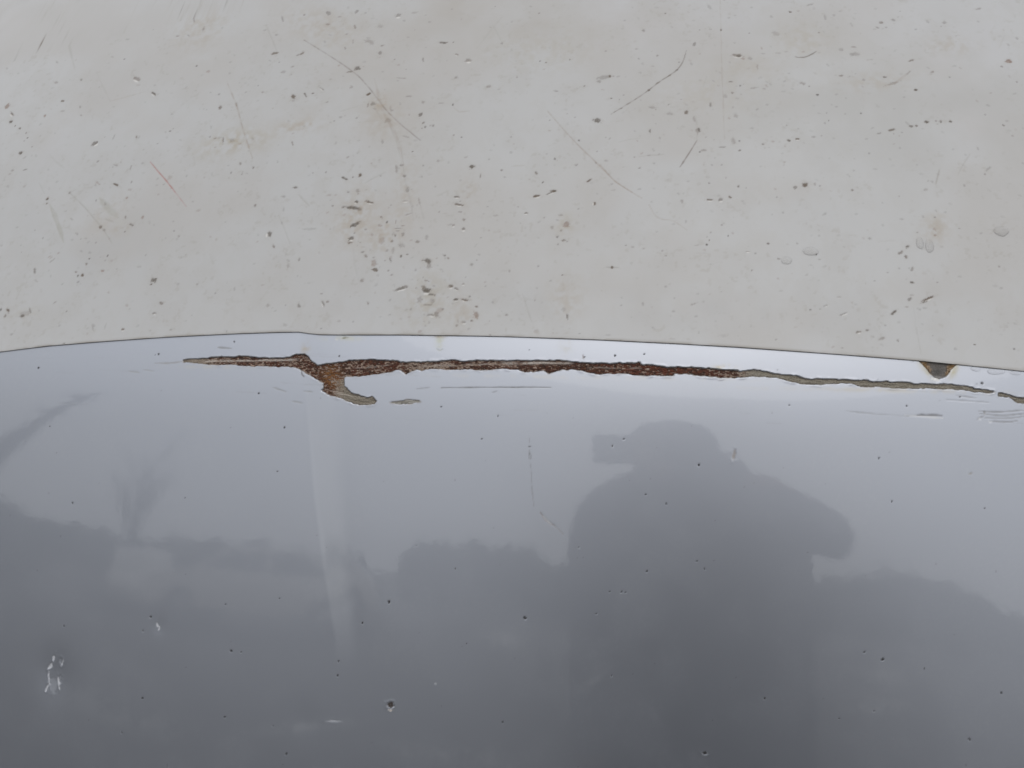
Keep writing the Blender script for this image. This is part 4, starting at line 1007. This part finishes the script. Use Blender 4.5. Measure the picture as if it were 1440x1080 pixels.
def bare_tree(name, loc, h, r, label, lean=Vector((0, 0, 0)), seed=1, n1=9):
    rg = random.Random(seed)
    root = empty(name, loc)
    def grow(p, d, l, r0, depth, out):
        pts, rad = [p.copy()], [r0]
        k = 5
        for i in range(k):
            d = (d + Vector((rg.uniform(-.18, .18), rg.uniform(-.18, .18), rg.uniform(-.05, .16)))).normalized()
            p = p + d * l / k
            pts.append(p.copy())
            rad.append(r0 * (1 - .75 * (i + 1) / k))
            if depth > 0 and i >= 1:
                for _ in range(2):
                    nd = (d + Vector((rg.uniform(-.8, .8), rg.uniform(-.8, .8), rg.uniform(-.1, .6)))).normalized()
                    grow(p, nd, l * rg.uniform(.4, .6), rad[-1] * .6, depth - 1, out)
        out.append((pts, rad))
    tp, tr = [], []
    for i in range(9):
        tp.append(Vector((lean.x * (i / 8) ** 1.5, lean.y * (i / 8) ** 1.5, h * i / 8 * .8)) + Vector((rg.uniform(-.04, .04), rg.uniform(-.04, .04), 0)) * (i > 0))
        tr.append(r * (1.25 - .85 * i / 8))
    V, F = tubes([(tp, tr)], 10)
    mesh_obj('trunk', V, F, M_bark, root, True)
    out = []
    for k in range(n1):
        i = 3 + k % 6
        a = k * 2.4
        grow(tp[i], Vector((math.cos(a), math.sin(a), .9)).normalized(), h * .42, tr[i] * .6, 2, out)
    V, F = tubes(out, 5)
    mesh_obj('crown', V, F, M_bark, root, True)
    return tag(root, label, 'tree')

bare_tree('bare_tree', (-20.5, -21.5, 0), 4.8, .17, 'small bare winter tree mirrored above the clipped hedge', seed=3)

# ---------- leaning tree whose limb shows as a diagonal at the left ----------
root = empty('leaning_tree', (-13.6, -8.2, 0))
V, F = tubes([([Vector((0, 0, z)) for z in (0, .6, 1.2, 1.8)], [.3, .24, .22, .2]),
              ([Vector((0, 0, 1.6)), Vector((.25, -.2, 2.1)), Vector((.75, -.5, 2.8)), Vector((1.3, -.9, 3.6)), Vector((1.75, -1.2, 4.3)), Vector((2.1, -1.5, 5.0))], [.2, .17, .15, .13, .1, .05])], 10)
mesh_obj('trunk', V, F, M_bark, root, True)
pp = []
rg = random.Random(8)
for c, n in ((Vector((1.35, -.95, 3.7)), 10), (Vector((1.85, -1.25, 4.5)), 14), (Vector((.7, -.5, 2.8)), 6)):
    for k in range(n):
        d = Vector((rg.uniform(-1, 1), rg.uniform(-1, 1), rg.uniform(-.3, 1))).normalized() * rg.uniform(.3, .7)
        pp.append(([c, c + d * .5 + Vector((0, 0, .04)), c + d], [.035, .022, .006]))
V, F = tubes(pp, 5)
mesh_obj('twigs', V, F, M_bark, root, True)['kind'] = 'stuff'
tag(root, 'leaning bare tree with a diagonal limb mirrored at the panel\'s far edge', 'tree')

# ---------- a parked pale car ----------
M_pcar = noise_mat('pale_car_paint', (.70, .66, .60), (.76, .72, .66), 3.0, .4, 0, 0, 1.0)
M_tyre = noise_mat('tyre_rubber', (.02, .02, .02), (.03, .03, .03), 20.0, .85)
M_glass, _n, _b3 = new_mat('dark_car_glass')
_b3.inputs['Base Color'].default_value = (.02, .024, .028, 1)
_b3.inputs['Roughness'].default_value = .06
M_rim = noise_mat('wheel_rim', (.35, .35, .36), (.45, .45, .46), 15.0, .35, .8)
M_lamp = noise_mat('lamp_glass', (.6, .6, .6), (.75, .75, .75), 10.0, .15)
car2 = empty('parked_car', (-6.2, -9.8, 0))
prof = [(-2.05, .35), (-2.08, .62), (-1.95, .80), (-1.15, .93), (-.55, 1.33), (.15, 1.43), (.95, 1.38), (1.6, 1.02), (1.95, .95), (2.05, .62), (2.0, .33)]
bm = bmesh.new()
rings = []
for yy, ins, top in ((-.86, .0, .93), (-.84, .03, 1.0), (-.6, .10, 1.0), (0, .12, 1.0), (.6, .10, 1.0), (.84, .03, 1.0), (.86, .0, .93)):
    ring = []
    for (x, z) in prof:
        y2 = yy * (1 - .22 * max(0, z - .9) / .5)
        ring.append(bm.verts.new((x * (1 - .02 * (abs(yy) > .8)), y2, z * (1 if z < .9 else (top if top > .95 else .985)) + (0.02 if abs(yy) < .5 and z > .9 else 0))))
    rings.append(ring)
for a, b in zip(rings[:-1], rings[1:]):
    for k in range(len(prof)):
        bm.faces.new((a[k], a[(k + 1) % len(prof)], b[(k + 1) % len(prof)], b[k]))
bm.faces.new(rings[0][::-1]); bm.faces.new(rings[-1])
bmesh.ops.recalc_face_normals(bm, faces=bm.faces)
me = bpy.data.meshes.new('body'); bm.to_mesh(me); bm.free()
bd = link('body', me, M_pcar, car2)
mod = bd.modifiers.new('bevel', 'BEVEL'); mod.width = .05; mod.segments = 3; mod.limit_method = 'ANGLE'
for sgn in (-1, 1):
    for q in ([(-.95, .98), (-.5, 1.27), (.12, 1.36), (.12, .98)], [(.2, .98), (.2, 1.36), (.88, 1.32), (1.35, 1.03)]):
        V = []
        for off in (0.0, .02):
            V += [(x, sgn * (.86 * (1 - .22 * max(0, z - .9) / .5) + off - .006), z) for x, z in q]
        mesh_obj('side_window', V, [(0, 1, 2, 3), (7, 6, 5, 4)] + [(i, i + 4, (i + 1) % 4 + 4, (i + 1) % 4) for i in range(4)], M_glass, car2)
    for wx in (-1.3, 1.3):
        for nm, r0, r1, w0, mt in (('wheel', .19, .32, .10, M_tyre), ('rim', .0, .19, .095, M_rim)):
            V, F = [], []
            for j in range(28):
                an = 2 * math.pi * j / 28
                for r, off in ((r0, -w0), (r1, -w0 * .8), (r1, w0 * .8), (r0, w0)):
                    V.append((r * math.cos(an), off, r * math.sin(an)))
            for j in range(28):
                a, b = j * 4, ((j + 1) % 28) * 4
                F += [(a + i, b + i, b + i + 1, a + i + 1) for i in range(3)]
            if nm == 'wheel':
                wh = mesh_obj('wheel', V, F, mt, car2, True); wh.location = (wx, sgn * .80, .32)
            else:
                mesh_obj('rim', V, F, mt, wh, True)
for x0, z0, x1, z1, nm in ((-1.10, .97, -.58, 1.31, 'windscreen'), (1.52, 1.07, 1.0, 1.36, 'rear_window')):
    V = []
    for off in (.012, .035):
        dx = -off if nm == 'windscreen' else off
        V += [(x0 + dx, -.66, z0 + off), (x0 + dx, .66, z0 + off), (x1 + dx, .58, z1 + off), (x1 + dx, -.58, z1 + off)]
    mesh_obj(nm, V, [(0, 1, 2, 3), (7, 6, 5, 4)] + [(i, i + 4, (i + 1) % 4 + 4, (i + 1) % 4) for i in range(4)], M_glass, car2)
for sgn in (-1, 1):
    V = [(-2.09 + .03 * a, sgn * (.45 + .3 * b), .66 + .1 * c) for a in (0, 1) for b in (0, 1) for c in (0, 1)]
    mesh_obj('headlight', V, [(0, 1, 3, 2), (4, 6, 7, 5), (0, 4, 5, 1), (2, 3, 7, 6), (0, 2, 6, 4), (1, 5, 7, 3)], M_lamp, car2)
car2.rotation_euler.z = math.radians(-18)
tag(car2, 'pale parked car mirrored low on the panel left of the crease', 'car')

# ---------- a small white van, seen from behind, that the crease mirrors ----------
M_van = noise_mat('white_van_paint', (.50, .49, .46), (.56, .55, .52), 3.0, .4, 0, 0, 1.0)
van = empty('parked_van', (-9.9, -10.6, 0))
vp = [(-1.8, .3), (-1.85, .6), (-1.7, .8), (-1.25, .95), (-.75, 1.5), (-.45, 1.62), (1.7, 1.66), (1.82, 1.5), (1.85, .3)]
bm = bmesh.new()
rings = []
for yy in (-.78, -.76, 0, .76, .78):
    rings.append([bm.verts.new((x * (.985 if abs(yy) > .77 else 1), yy * (1 - .1 * max(0, z - 1.0)), z)) for x, z in vp])
for a, b in zip(rings[:-1], rings[1:]):
    for k in range(len(vp)):
        bm.faces.new((a[k], a[(k + 1) % len(vp)], b[(k + 1) % len(vp)], b[k]))
bm.faces.new(rings[0][::-1]); bm.faces.new(rings[-1])
bmesh.ops.recalc_face_normals(bm, faces=bm.faces)
me = bpy.data.meshes.new('body'); bm.to_mesh(me); bm.free()
bd = link('body', me, M_van, van)
mod = bd.modifiers.new('bevel', 'BEVEL'); mod.width = .05; mod.segments = 3; mod.limit_method = 'ANGLE'
for sgn in (-1, 1):
    V = []
    for off in (0.0, .02):
        V += [(x, sgn * (.78 * (1 - .1 * max(0, z - 1.0)) + off - .004), z) for x, z in ((-1.1, .95), (-.75, 1.38), (-.15, 1.38), (-.15, .95))]
    mesh_obj('side_window', V, [(0, 1, 2, 3), (7, 6, 5, 4)] + [(i, i + 4, (i + 1) % 4 + 4, (i + 1) % 4) for i in range(4)], M_glass, van)
    for wx in (-1.2, 1.2):
        w_ = wh.copy(); C.objects.link(w_); w_.parent = van; w_.location = (wx, sgn * .72, .32)
        rm_ = wh.children[0].copy(); C.objects.link(rm_); rm_.parent = w_
van.rotation_euler.z = math.radians(-132)
van.scale = (.85, .8, .72)
tag(van, 'small white van mirrored as a pale patch low beside the bare tree', 'van')

# ---------- the photographer ----------
def skinned(name, joints, edges, mat, parent=None, levels=2, rootv=0):
    me = bpy.data.meshes.new(name)
    names = list(joints)
    me.from_pydata([joints[n][0] for n in names], [(names.index(a), names.index(b)) for a, b in edges], [])
    o = link(name, me, None, parent)
    o.modifiers.new('skin', 'SKIN').use_smooth_shade = True
    if not me.skin_vertices:
        bpy.context.view_layer.objects.active = o
        bpy.ops.mesh.customdata_skin_add()
    for i, n in enumerate(names):
        r = joints[n][1]
        me.skin_vertices[0].data[i].radius = r if isinstance(r, tuple) else (r, r)
        me.skin_vertices[0].data[i].use_root = (i == rootv)
    s = o.modifiers.new('sub', 'SUBSURF')
    s.levels = levels
    s.render_levels = levels
    me.materials.append(mat)
    return o

def skin_person_mat():
    m, nt, b = new_mat('dressed_figure')
    tc = nt.nodes.new('ShaderNodeTexCoord')
    sx = nt.nodes.new('ShaderNodeSeparateXYZ')
    nt.links.new(tc.outputs['Object'], sx.inputs[0])
    nz = nt.nodes.new('ShaderNodeTexNoise')
    nz.inputs['Scale'].default_value = 40.0
    nt.links.new(tc.outputs['Object'], nz.inputs['Vector'])
    # hands are forward of y=-0.80, the face is above the collar
    hand = math_node(nt, 'MULTIPLY', math_node(nt, 'GREATER_THAN', sx.outputs['Y'], -0.805), math_node(nt, 'MULTIPLY', math_node(nt, 'GREATER_THAN', sx.outputs['Z'], 1.335), math_node(nt, 'LESS_THAN', sx.outputs['X'], 0.145)))
    face = math_node(nt, 'MULTIPLY', math_node(nt, 'GREATER_THAN', sx.outputs['Z'], 1.375), math_node(nt, 'LESS_THAN', sx.outputs['Y'], -0.835))
    lh = math_node(nt, 'MULTIPLY', math_node(nt, 'LESS_THAN', sx.outputs['Z'], 0.785), math_node(nt, 'MULTIPLY', math_node(nt, 'GREATER_THAN', sx.outputs['Y'], -0.99), math_node(nt, 'LESS_THAN', sx.outputs['X'], 0.04)))
    k = math_node(nt, 'MAXIMUM', lh, math_node(nt, 'MAXIMUM', hand, face))
    k = math_node(nt, 'MULTIPLY', k, math_node(nt, 'GREATER_THAN', sx.outputs['Z'], 0.3))
    leg = math_node(nt, 'LESS_THAN', sx.outputs['Z'], 0.74)
    cr = nt.nodes.new('ShaderNodeValToRGB')
    cr.color_ramp.elements[0].color = (.016, .017, .021, 1)
    cr.color_ramp.elements[1].color = (.030, .031, .036, 1)
    nt.links.new(nz.outputs['Fac'], cr.inputs['Fac'])
    m1 = nt.nodes.new('ShaderNodeMix'); m1.data_type = 'RGBA'
    nt.links.new(leg, m1.inputs['Factor'])
    nt.links.new(cr.outputs['Color'], m1.inputs['A'])
    m1.inputs['B'].default_value = (.022, .026, .036, 1)
    m2 = nt.nodes.new('ShaderNodeMix'); m2.data_type = 'RGBA'
    nt.links.new(k, m2.inputs['Factor'])
    nt.links.new(m1.outputs['Result'], m2.inputs['A'])
    m2.inputs['B'].default_value = (.20, .12, .09, 1)
    nt.links.new(m2.outputs['Result'], b.inputs['Base Color'])
    b.inputs['Roughness'].default_value = .8
    return m

J = {'pelvis': ((.22, -1.16, .80), (.19, .14)), 'waist': ((.22, -1.13, .97), (.19, .14)), 'chest': ((.21, -1.06, 1.16), (.21, .15)),
     'collar': ((.20, -1.00, 1.315), (.15, .12)), 'neck': ((.185, -.95, 1.375), (.075, .075)), 'skull': ((.165, -.905, 1.445), (.084, .092)), 'crown': ((.165, -.90, 1.495), (.070, .080)),
     'sh_l': ((.01, -1.00, 1.285), .09), 'el_l': ((-.025, -1.03, 1.02), .062), 'wr_l': ((-.022, -.96, .81), .042), 'pa_l': ((-.018, -.94, .74), (.022, .036)),
     'sh_r': ((.40, -.98, 1.335), .092), 'el_r': ((.552, -.885, 1.262), .055), 'wr_r': ((.165, -.80, 1.360), .042), 'pa_r': ((.105, -.782, 1.385), (.036, .022)),
     'hip_l': ((.125, -1.16, .74), .115), 'kn_l': ((.12, -1.09, .44), .075), 'an_l': ((.11, -1.18, .09), .052), 'to_l': ((.10, -1.03, .045), .042),
     'hip_r': ((.315, -1.16, .74), .115), 'kn_r': ((.33, -1.10, .44), .075), 'an_r': ((.34, -1.18, .09), .052), 'to_r': ((.36, -1.03, .045), .042),
     'nose': ((.152, -.806, 1.438), .016)}
Ed = [('pelvis', 'waist'), ('waist', 'chest'), ('chest', 'collar'), ('collar', 'neck'), ('neck', 'skull'), ('skull', 'crown'), ('skull', 'nose'),
      ('collar', 'sh_l'), ('sh_l', 'el_l'), ('el_l', 'wr_l'), ('wr_l', 'pa_l'), ('collar', 'sh_r'), ('sh_r', 'el_r'), ('el_r', 'wr_r'), ('wr_r', 'pa_r'),
      ('pelvis', 'hip_l'), ('hip_l', 'kn_l'), ('kn_l', 'an_l'), ('an_l', 'to_l'), ('pelvis', 'hip_r'), ('hip_r', 'kn_r'), ('kn_r', 'an_r'), ('an_r', 'to_r')]
person = empty('person', (.22, -1.16, 0))
M_fig = skin_person_mat()
body = skinned('body', J, Ed, M_fig)
body.parent = person
body.matrix_parent_inverse = Matrix.Translation((-.22, 1.16, 0))
def fingers(name, palm, bases, mids, tips, rad):
    for b, m_, t_, r in zip(bases, mids, tips, rad):
        j = {'r': (palm, r * 1.1), 'b': (b, r), 'm': (m_, r * .92), 't': (t_, r * .75)}
        o = skinned(name, j, [('r', 'b'), ('b', 'm'), ('m', 't')], M_hand)
        o.parent = person
        o.matrix_parent_inverse = Matrix.Translation((-.22, 1.16, 0))
M_hand = noise_mat('hand_skin', (.19, .115, .085), (.23, .14, .105), 60.0, .6)
# the left arm hangs, the right hand grips the camera's side
fingers('finger', (-.018, -.94, .735), [(-.022, -.965 + .018 * k, .695) for k in range(4)], [(-.018, -.963 + .018 * k, .655 - .006 * (k in (1, 2))) for k in range(4)], [(-.008, -.962 + .018 * k, .628 - .008 * (k in (1, 2))) for k in range(4)], (.0075, .0085, .0085, .008))
fingers('thumb', (-.018, -.93, .75), [(-.012, -.905, .715)], [(-.008, -.898, .69)], [(-.004, -.896, .672)], (.0095,))
fingers('finger', (.105, -.782, 1.38), [(.090, -.765, 1.392 + .016 * k) for k in range(4)], [(.080, -.748, 1.394 + .016 * k) for k in range(4)], [(.066, -.742, 1.395 + .016 * k) for k in range(4)], (.0075, .008, .0085, .0085))
fingers('thumb', (.105, -.785, 1.38), [(.088, -.795, 1.40)], [(.070, -.793, 1.412)], [(.055, -.788, 1.416)], (.0095,))
# woollen cap, jacket hood folded at the nape, and a coat hem
def blob(name, c, rad, mat, lo=-1.0, bump=.0, seed=0, n=28, m=16):
    V, F = [], []
    rr = random.Random(seed)
    for i in range(m + 1):
        v = lo + (1 - lo) * i / m
        r = math.sqrt(max(0, 1 - v * v))
        for j in range(n):
            a = 2 * math.pi * j / n
            k = 1 + bump * math.sin(3 * a + seed) * r + bump * .5 * math.sin(7 * a + i)
            V.append((c[0] + rad[0] * r * math.cos(a) * k, c[1] + rad[1] * r * math.sin(a) * k, c[2] + rad[2] * v))
    for i in range(m):
        for j in range(n):
            F.append((i * n + j, i * n + (j + 1) % n, (i + 1) * n + (j + 1) % n, (i + 1) * n + j))
    F.append(tuple(range(n))[::-1])
    o = mesh_obj(name, V, F, mat, None, True)
    o.parent = person
    o.matrix_parent_inverse = Matrix.Translation((-.22, 1.16, 0))
    return o
blob('cap', (.166, -.905, 1.448), (.113, .118, .090), M_cap, -.25, .015, 2)
blob('hood', (.245, -.975, 1.395), (.128, .09, .080), M_coat, -.9, .04, 4)
blob('ear', (.253, -.905, 1.432), (.010, .018, .028), M_hand, -.98, 0, 1, 14, 10)
blob('ear', (.077, -.905, 1.432), (.010, .018, .028), M_hand, -.98, 0, 1, 14, 10)
for ex in (.128, .182):
    blob('eye', (ex, -.826, 1.455), (.013, .010, .008), M_lens, -.98, 0, 1, 14, 10)
blob('mouth', (.152, -.822, 1.40), (.024, .010, .006), M_hand, -.98, 0, 1, 14, 8)
# coat body: a lofted skirt from shoulders to hips that gives the padded outline
V, F = [], []
lv = [(.72, .275, .19, .212, -1.15), (.80, .285, .19, .212, -1.15), (.95, .290, .185, .21, -1.13), (1.08, .296, .18, .208, -1.09), (1.17, .298, .17, .206, -1.06), (1.25, .294, .15, .205, -1.03), (1.31, .278, .13, .205, -1.01), (1.355, .245, .115, .205, -1.0), (1.39, .17, .10, .205, -.99), (1.41, .10, .085, .20, -.98)]
n = 36
for z, rx, ry, cx, cy in lv:
    for j in range(n):
        a = 2 * math.pi * j / n
        sx_, sy_ = math.cos(a), math.sin(a)
        k = 1 + .012 * math.sin(5 * a + z * 20) + .01 * math.sin(9 * a - z * 33)
        V.append((cx + rx * math.copysign(abs(sx_) ** .8, sx_) * k, cy + ry * math.copysign(abs(sy_) ** .8, sy_) * k, z + .01 * math.sin(3 * a)))
for i in range(len(lv) - 1):
    for j in range(n):
        F.append((i * n + j, i * n + (j + 1) % n, (i + 1) * n + (j + 1) % n, (i + 1) * n + j))
o = mesh_obj('coat', V, F, M_coat, None, True)
sb = o.modifiers.new('sub', 'SUBSURF'); sb.levels = 1; sb.render_levels = 1
o.parent = person
o.matrix_parent_inverse = Matrix.Translation((-.22, 1.16, 0))
tag(person, 'person in dark padded coat and cap photographing the panel, mirrored in its lacquer', 'person')

# ---------- compact camera in the hands ----------
cc = empty('compact_camera', (.018, -.775, 1.392))
def cbox(name, x0, x1, y0, y1, z0, z1, mat, bev=.004):
    bm = bmesh.new()
    bmesh.ops.create_cube(bm, size=1)
    for v in bm.verts:
        v.co = Vector(((x0 + x1) / 2 + v.co.x * (x1 - x0), (y0 + y1) / 2 + v.co.y * (y1 - y0), (z0 + z1) / 2 + v.co.z * (z1 - z0)))
    bmesh.ops.bevel(bm, geom=bm.edges[:], offset=bev, segments=3, affect='EDGES')
    me = bpy.data.meshes.new(name); bm.to_mesh(me); bm.free()
    o = link(name, me, mat)
    o.parent = cc
    o.matrix_parent_inverse = Matrix.Translation((-.018, .775, -1.392))
    return o
cbox('camera_body', -.028, .064, -.790, -.762, 1.390, 1.452, M_camb, .006)
cbox('shutter_button', -.020, -.010, -.780, -.772, 1.450, 1.455, M_rim, .001)
cbox('grip', -.027, -.014, -.763, -.757, 1.395, 1.445, M_camb, .002)
for nm, r0, r1, y0, y1, mt in (('lens_ring', .013, .019, -.762, -.752, M_rim), ('lens', 0, .013, -.762, -.7535, M_lens)):
    V, F = [], []
    for j in range(32):
        a = 2 * math.pi * j / 32
        for r, y in ((r1, y0), (r1, y1), (r0, y1)):
            V.append((r * math.cos(a), y, 1.42 + r * math.sin(a)))
    for j in range(32):
        p, q = j * 3, ((j + 1) % 32) * 3
        F += [(p, q, q + 1, p + 1), (p + 1, q + 1, q + 2, p + 2)]
    o = mesh_obj(nm, V, F, mt)
    o.parent = cc
    o.matrix_parent_inverse = Matrix.Translation((-.018, .775, -1.392))
tag(cc, 'small dark compact camera held up in front of the capped face', 'camera')
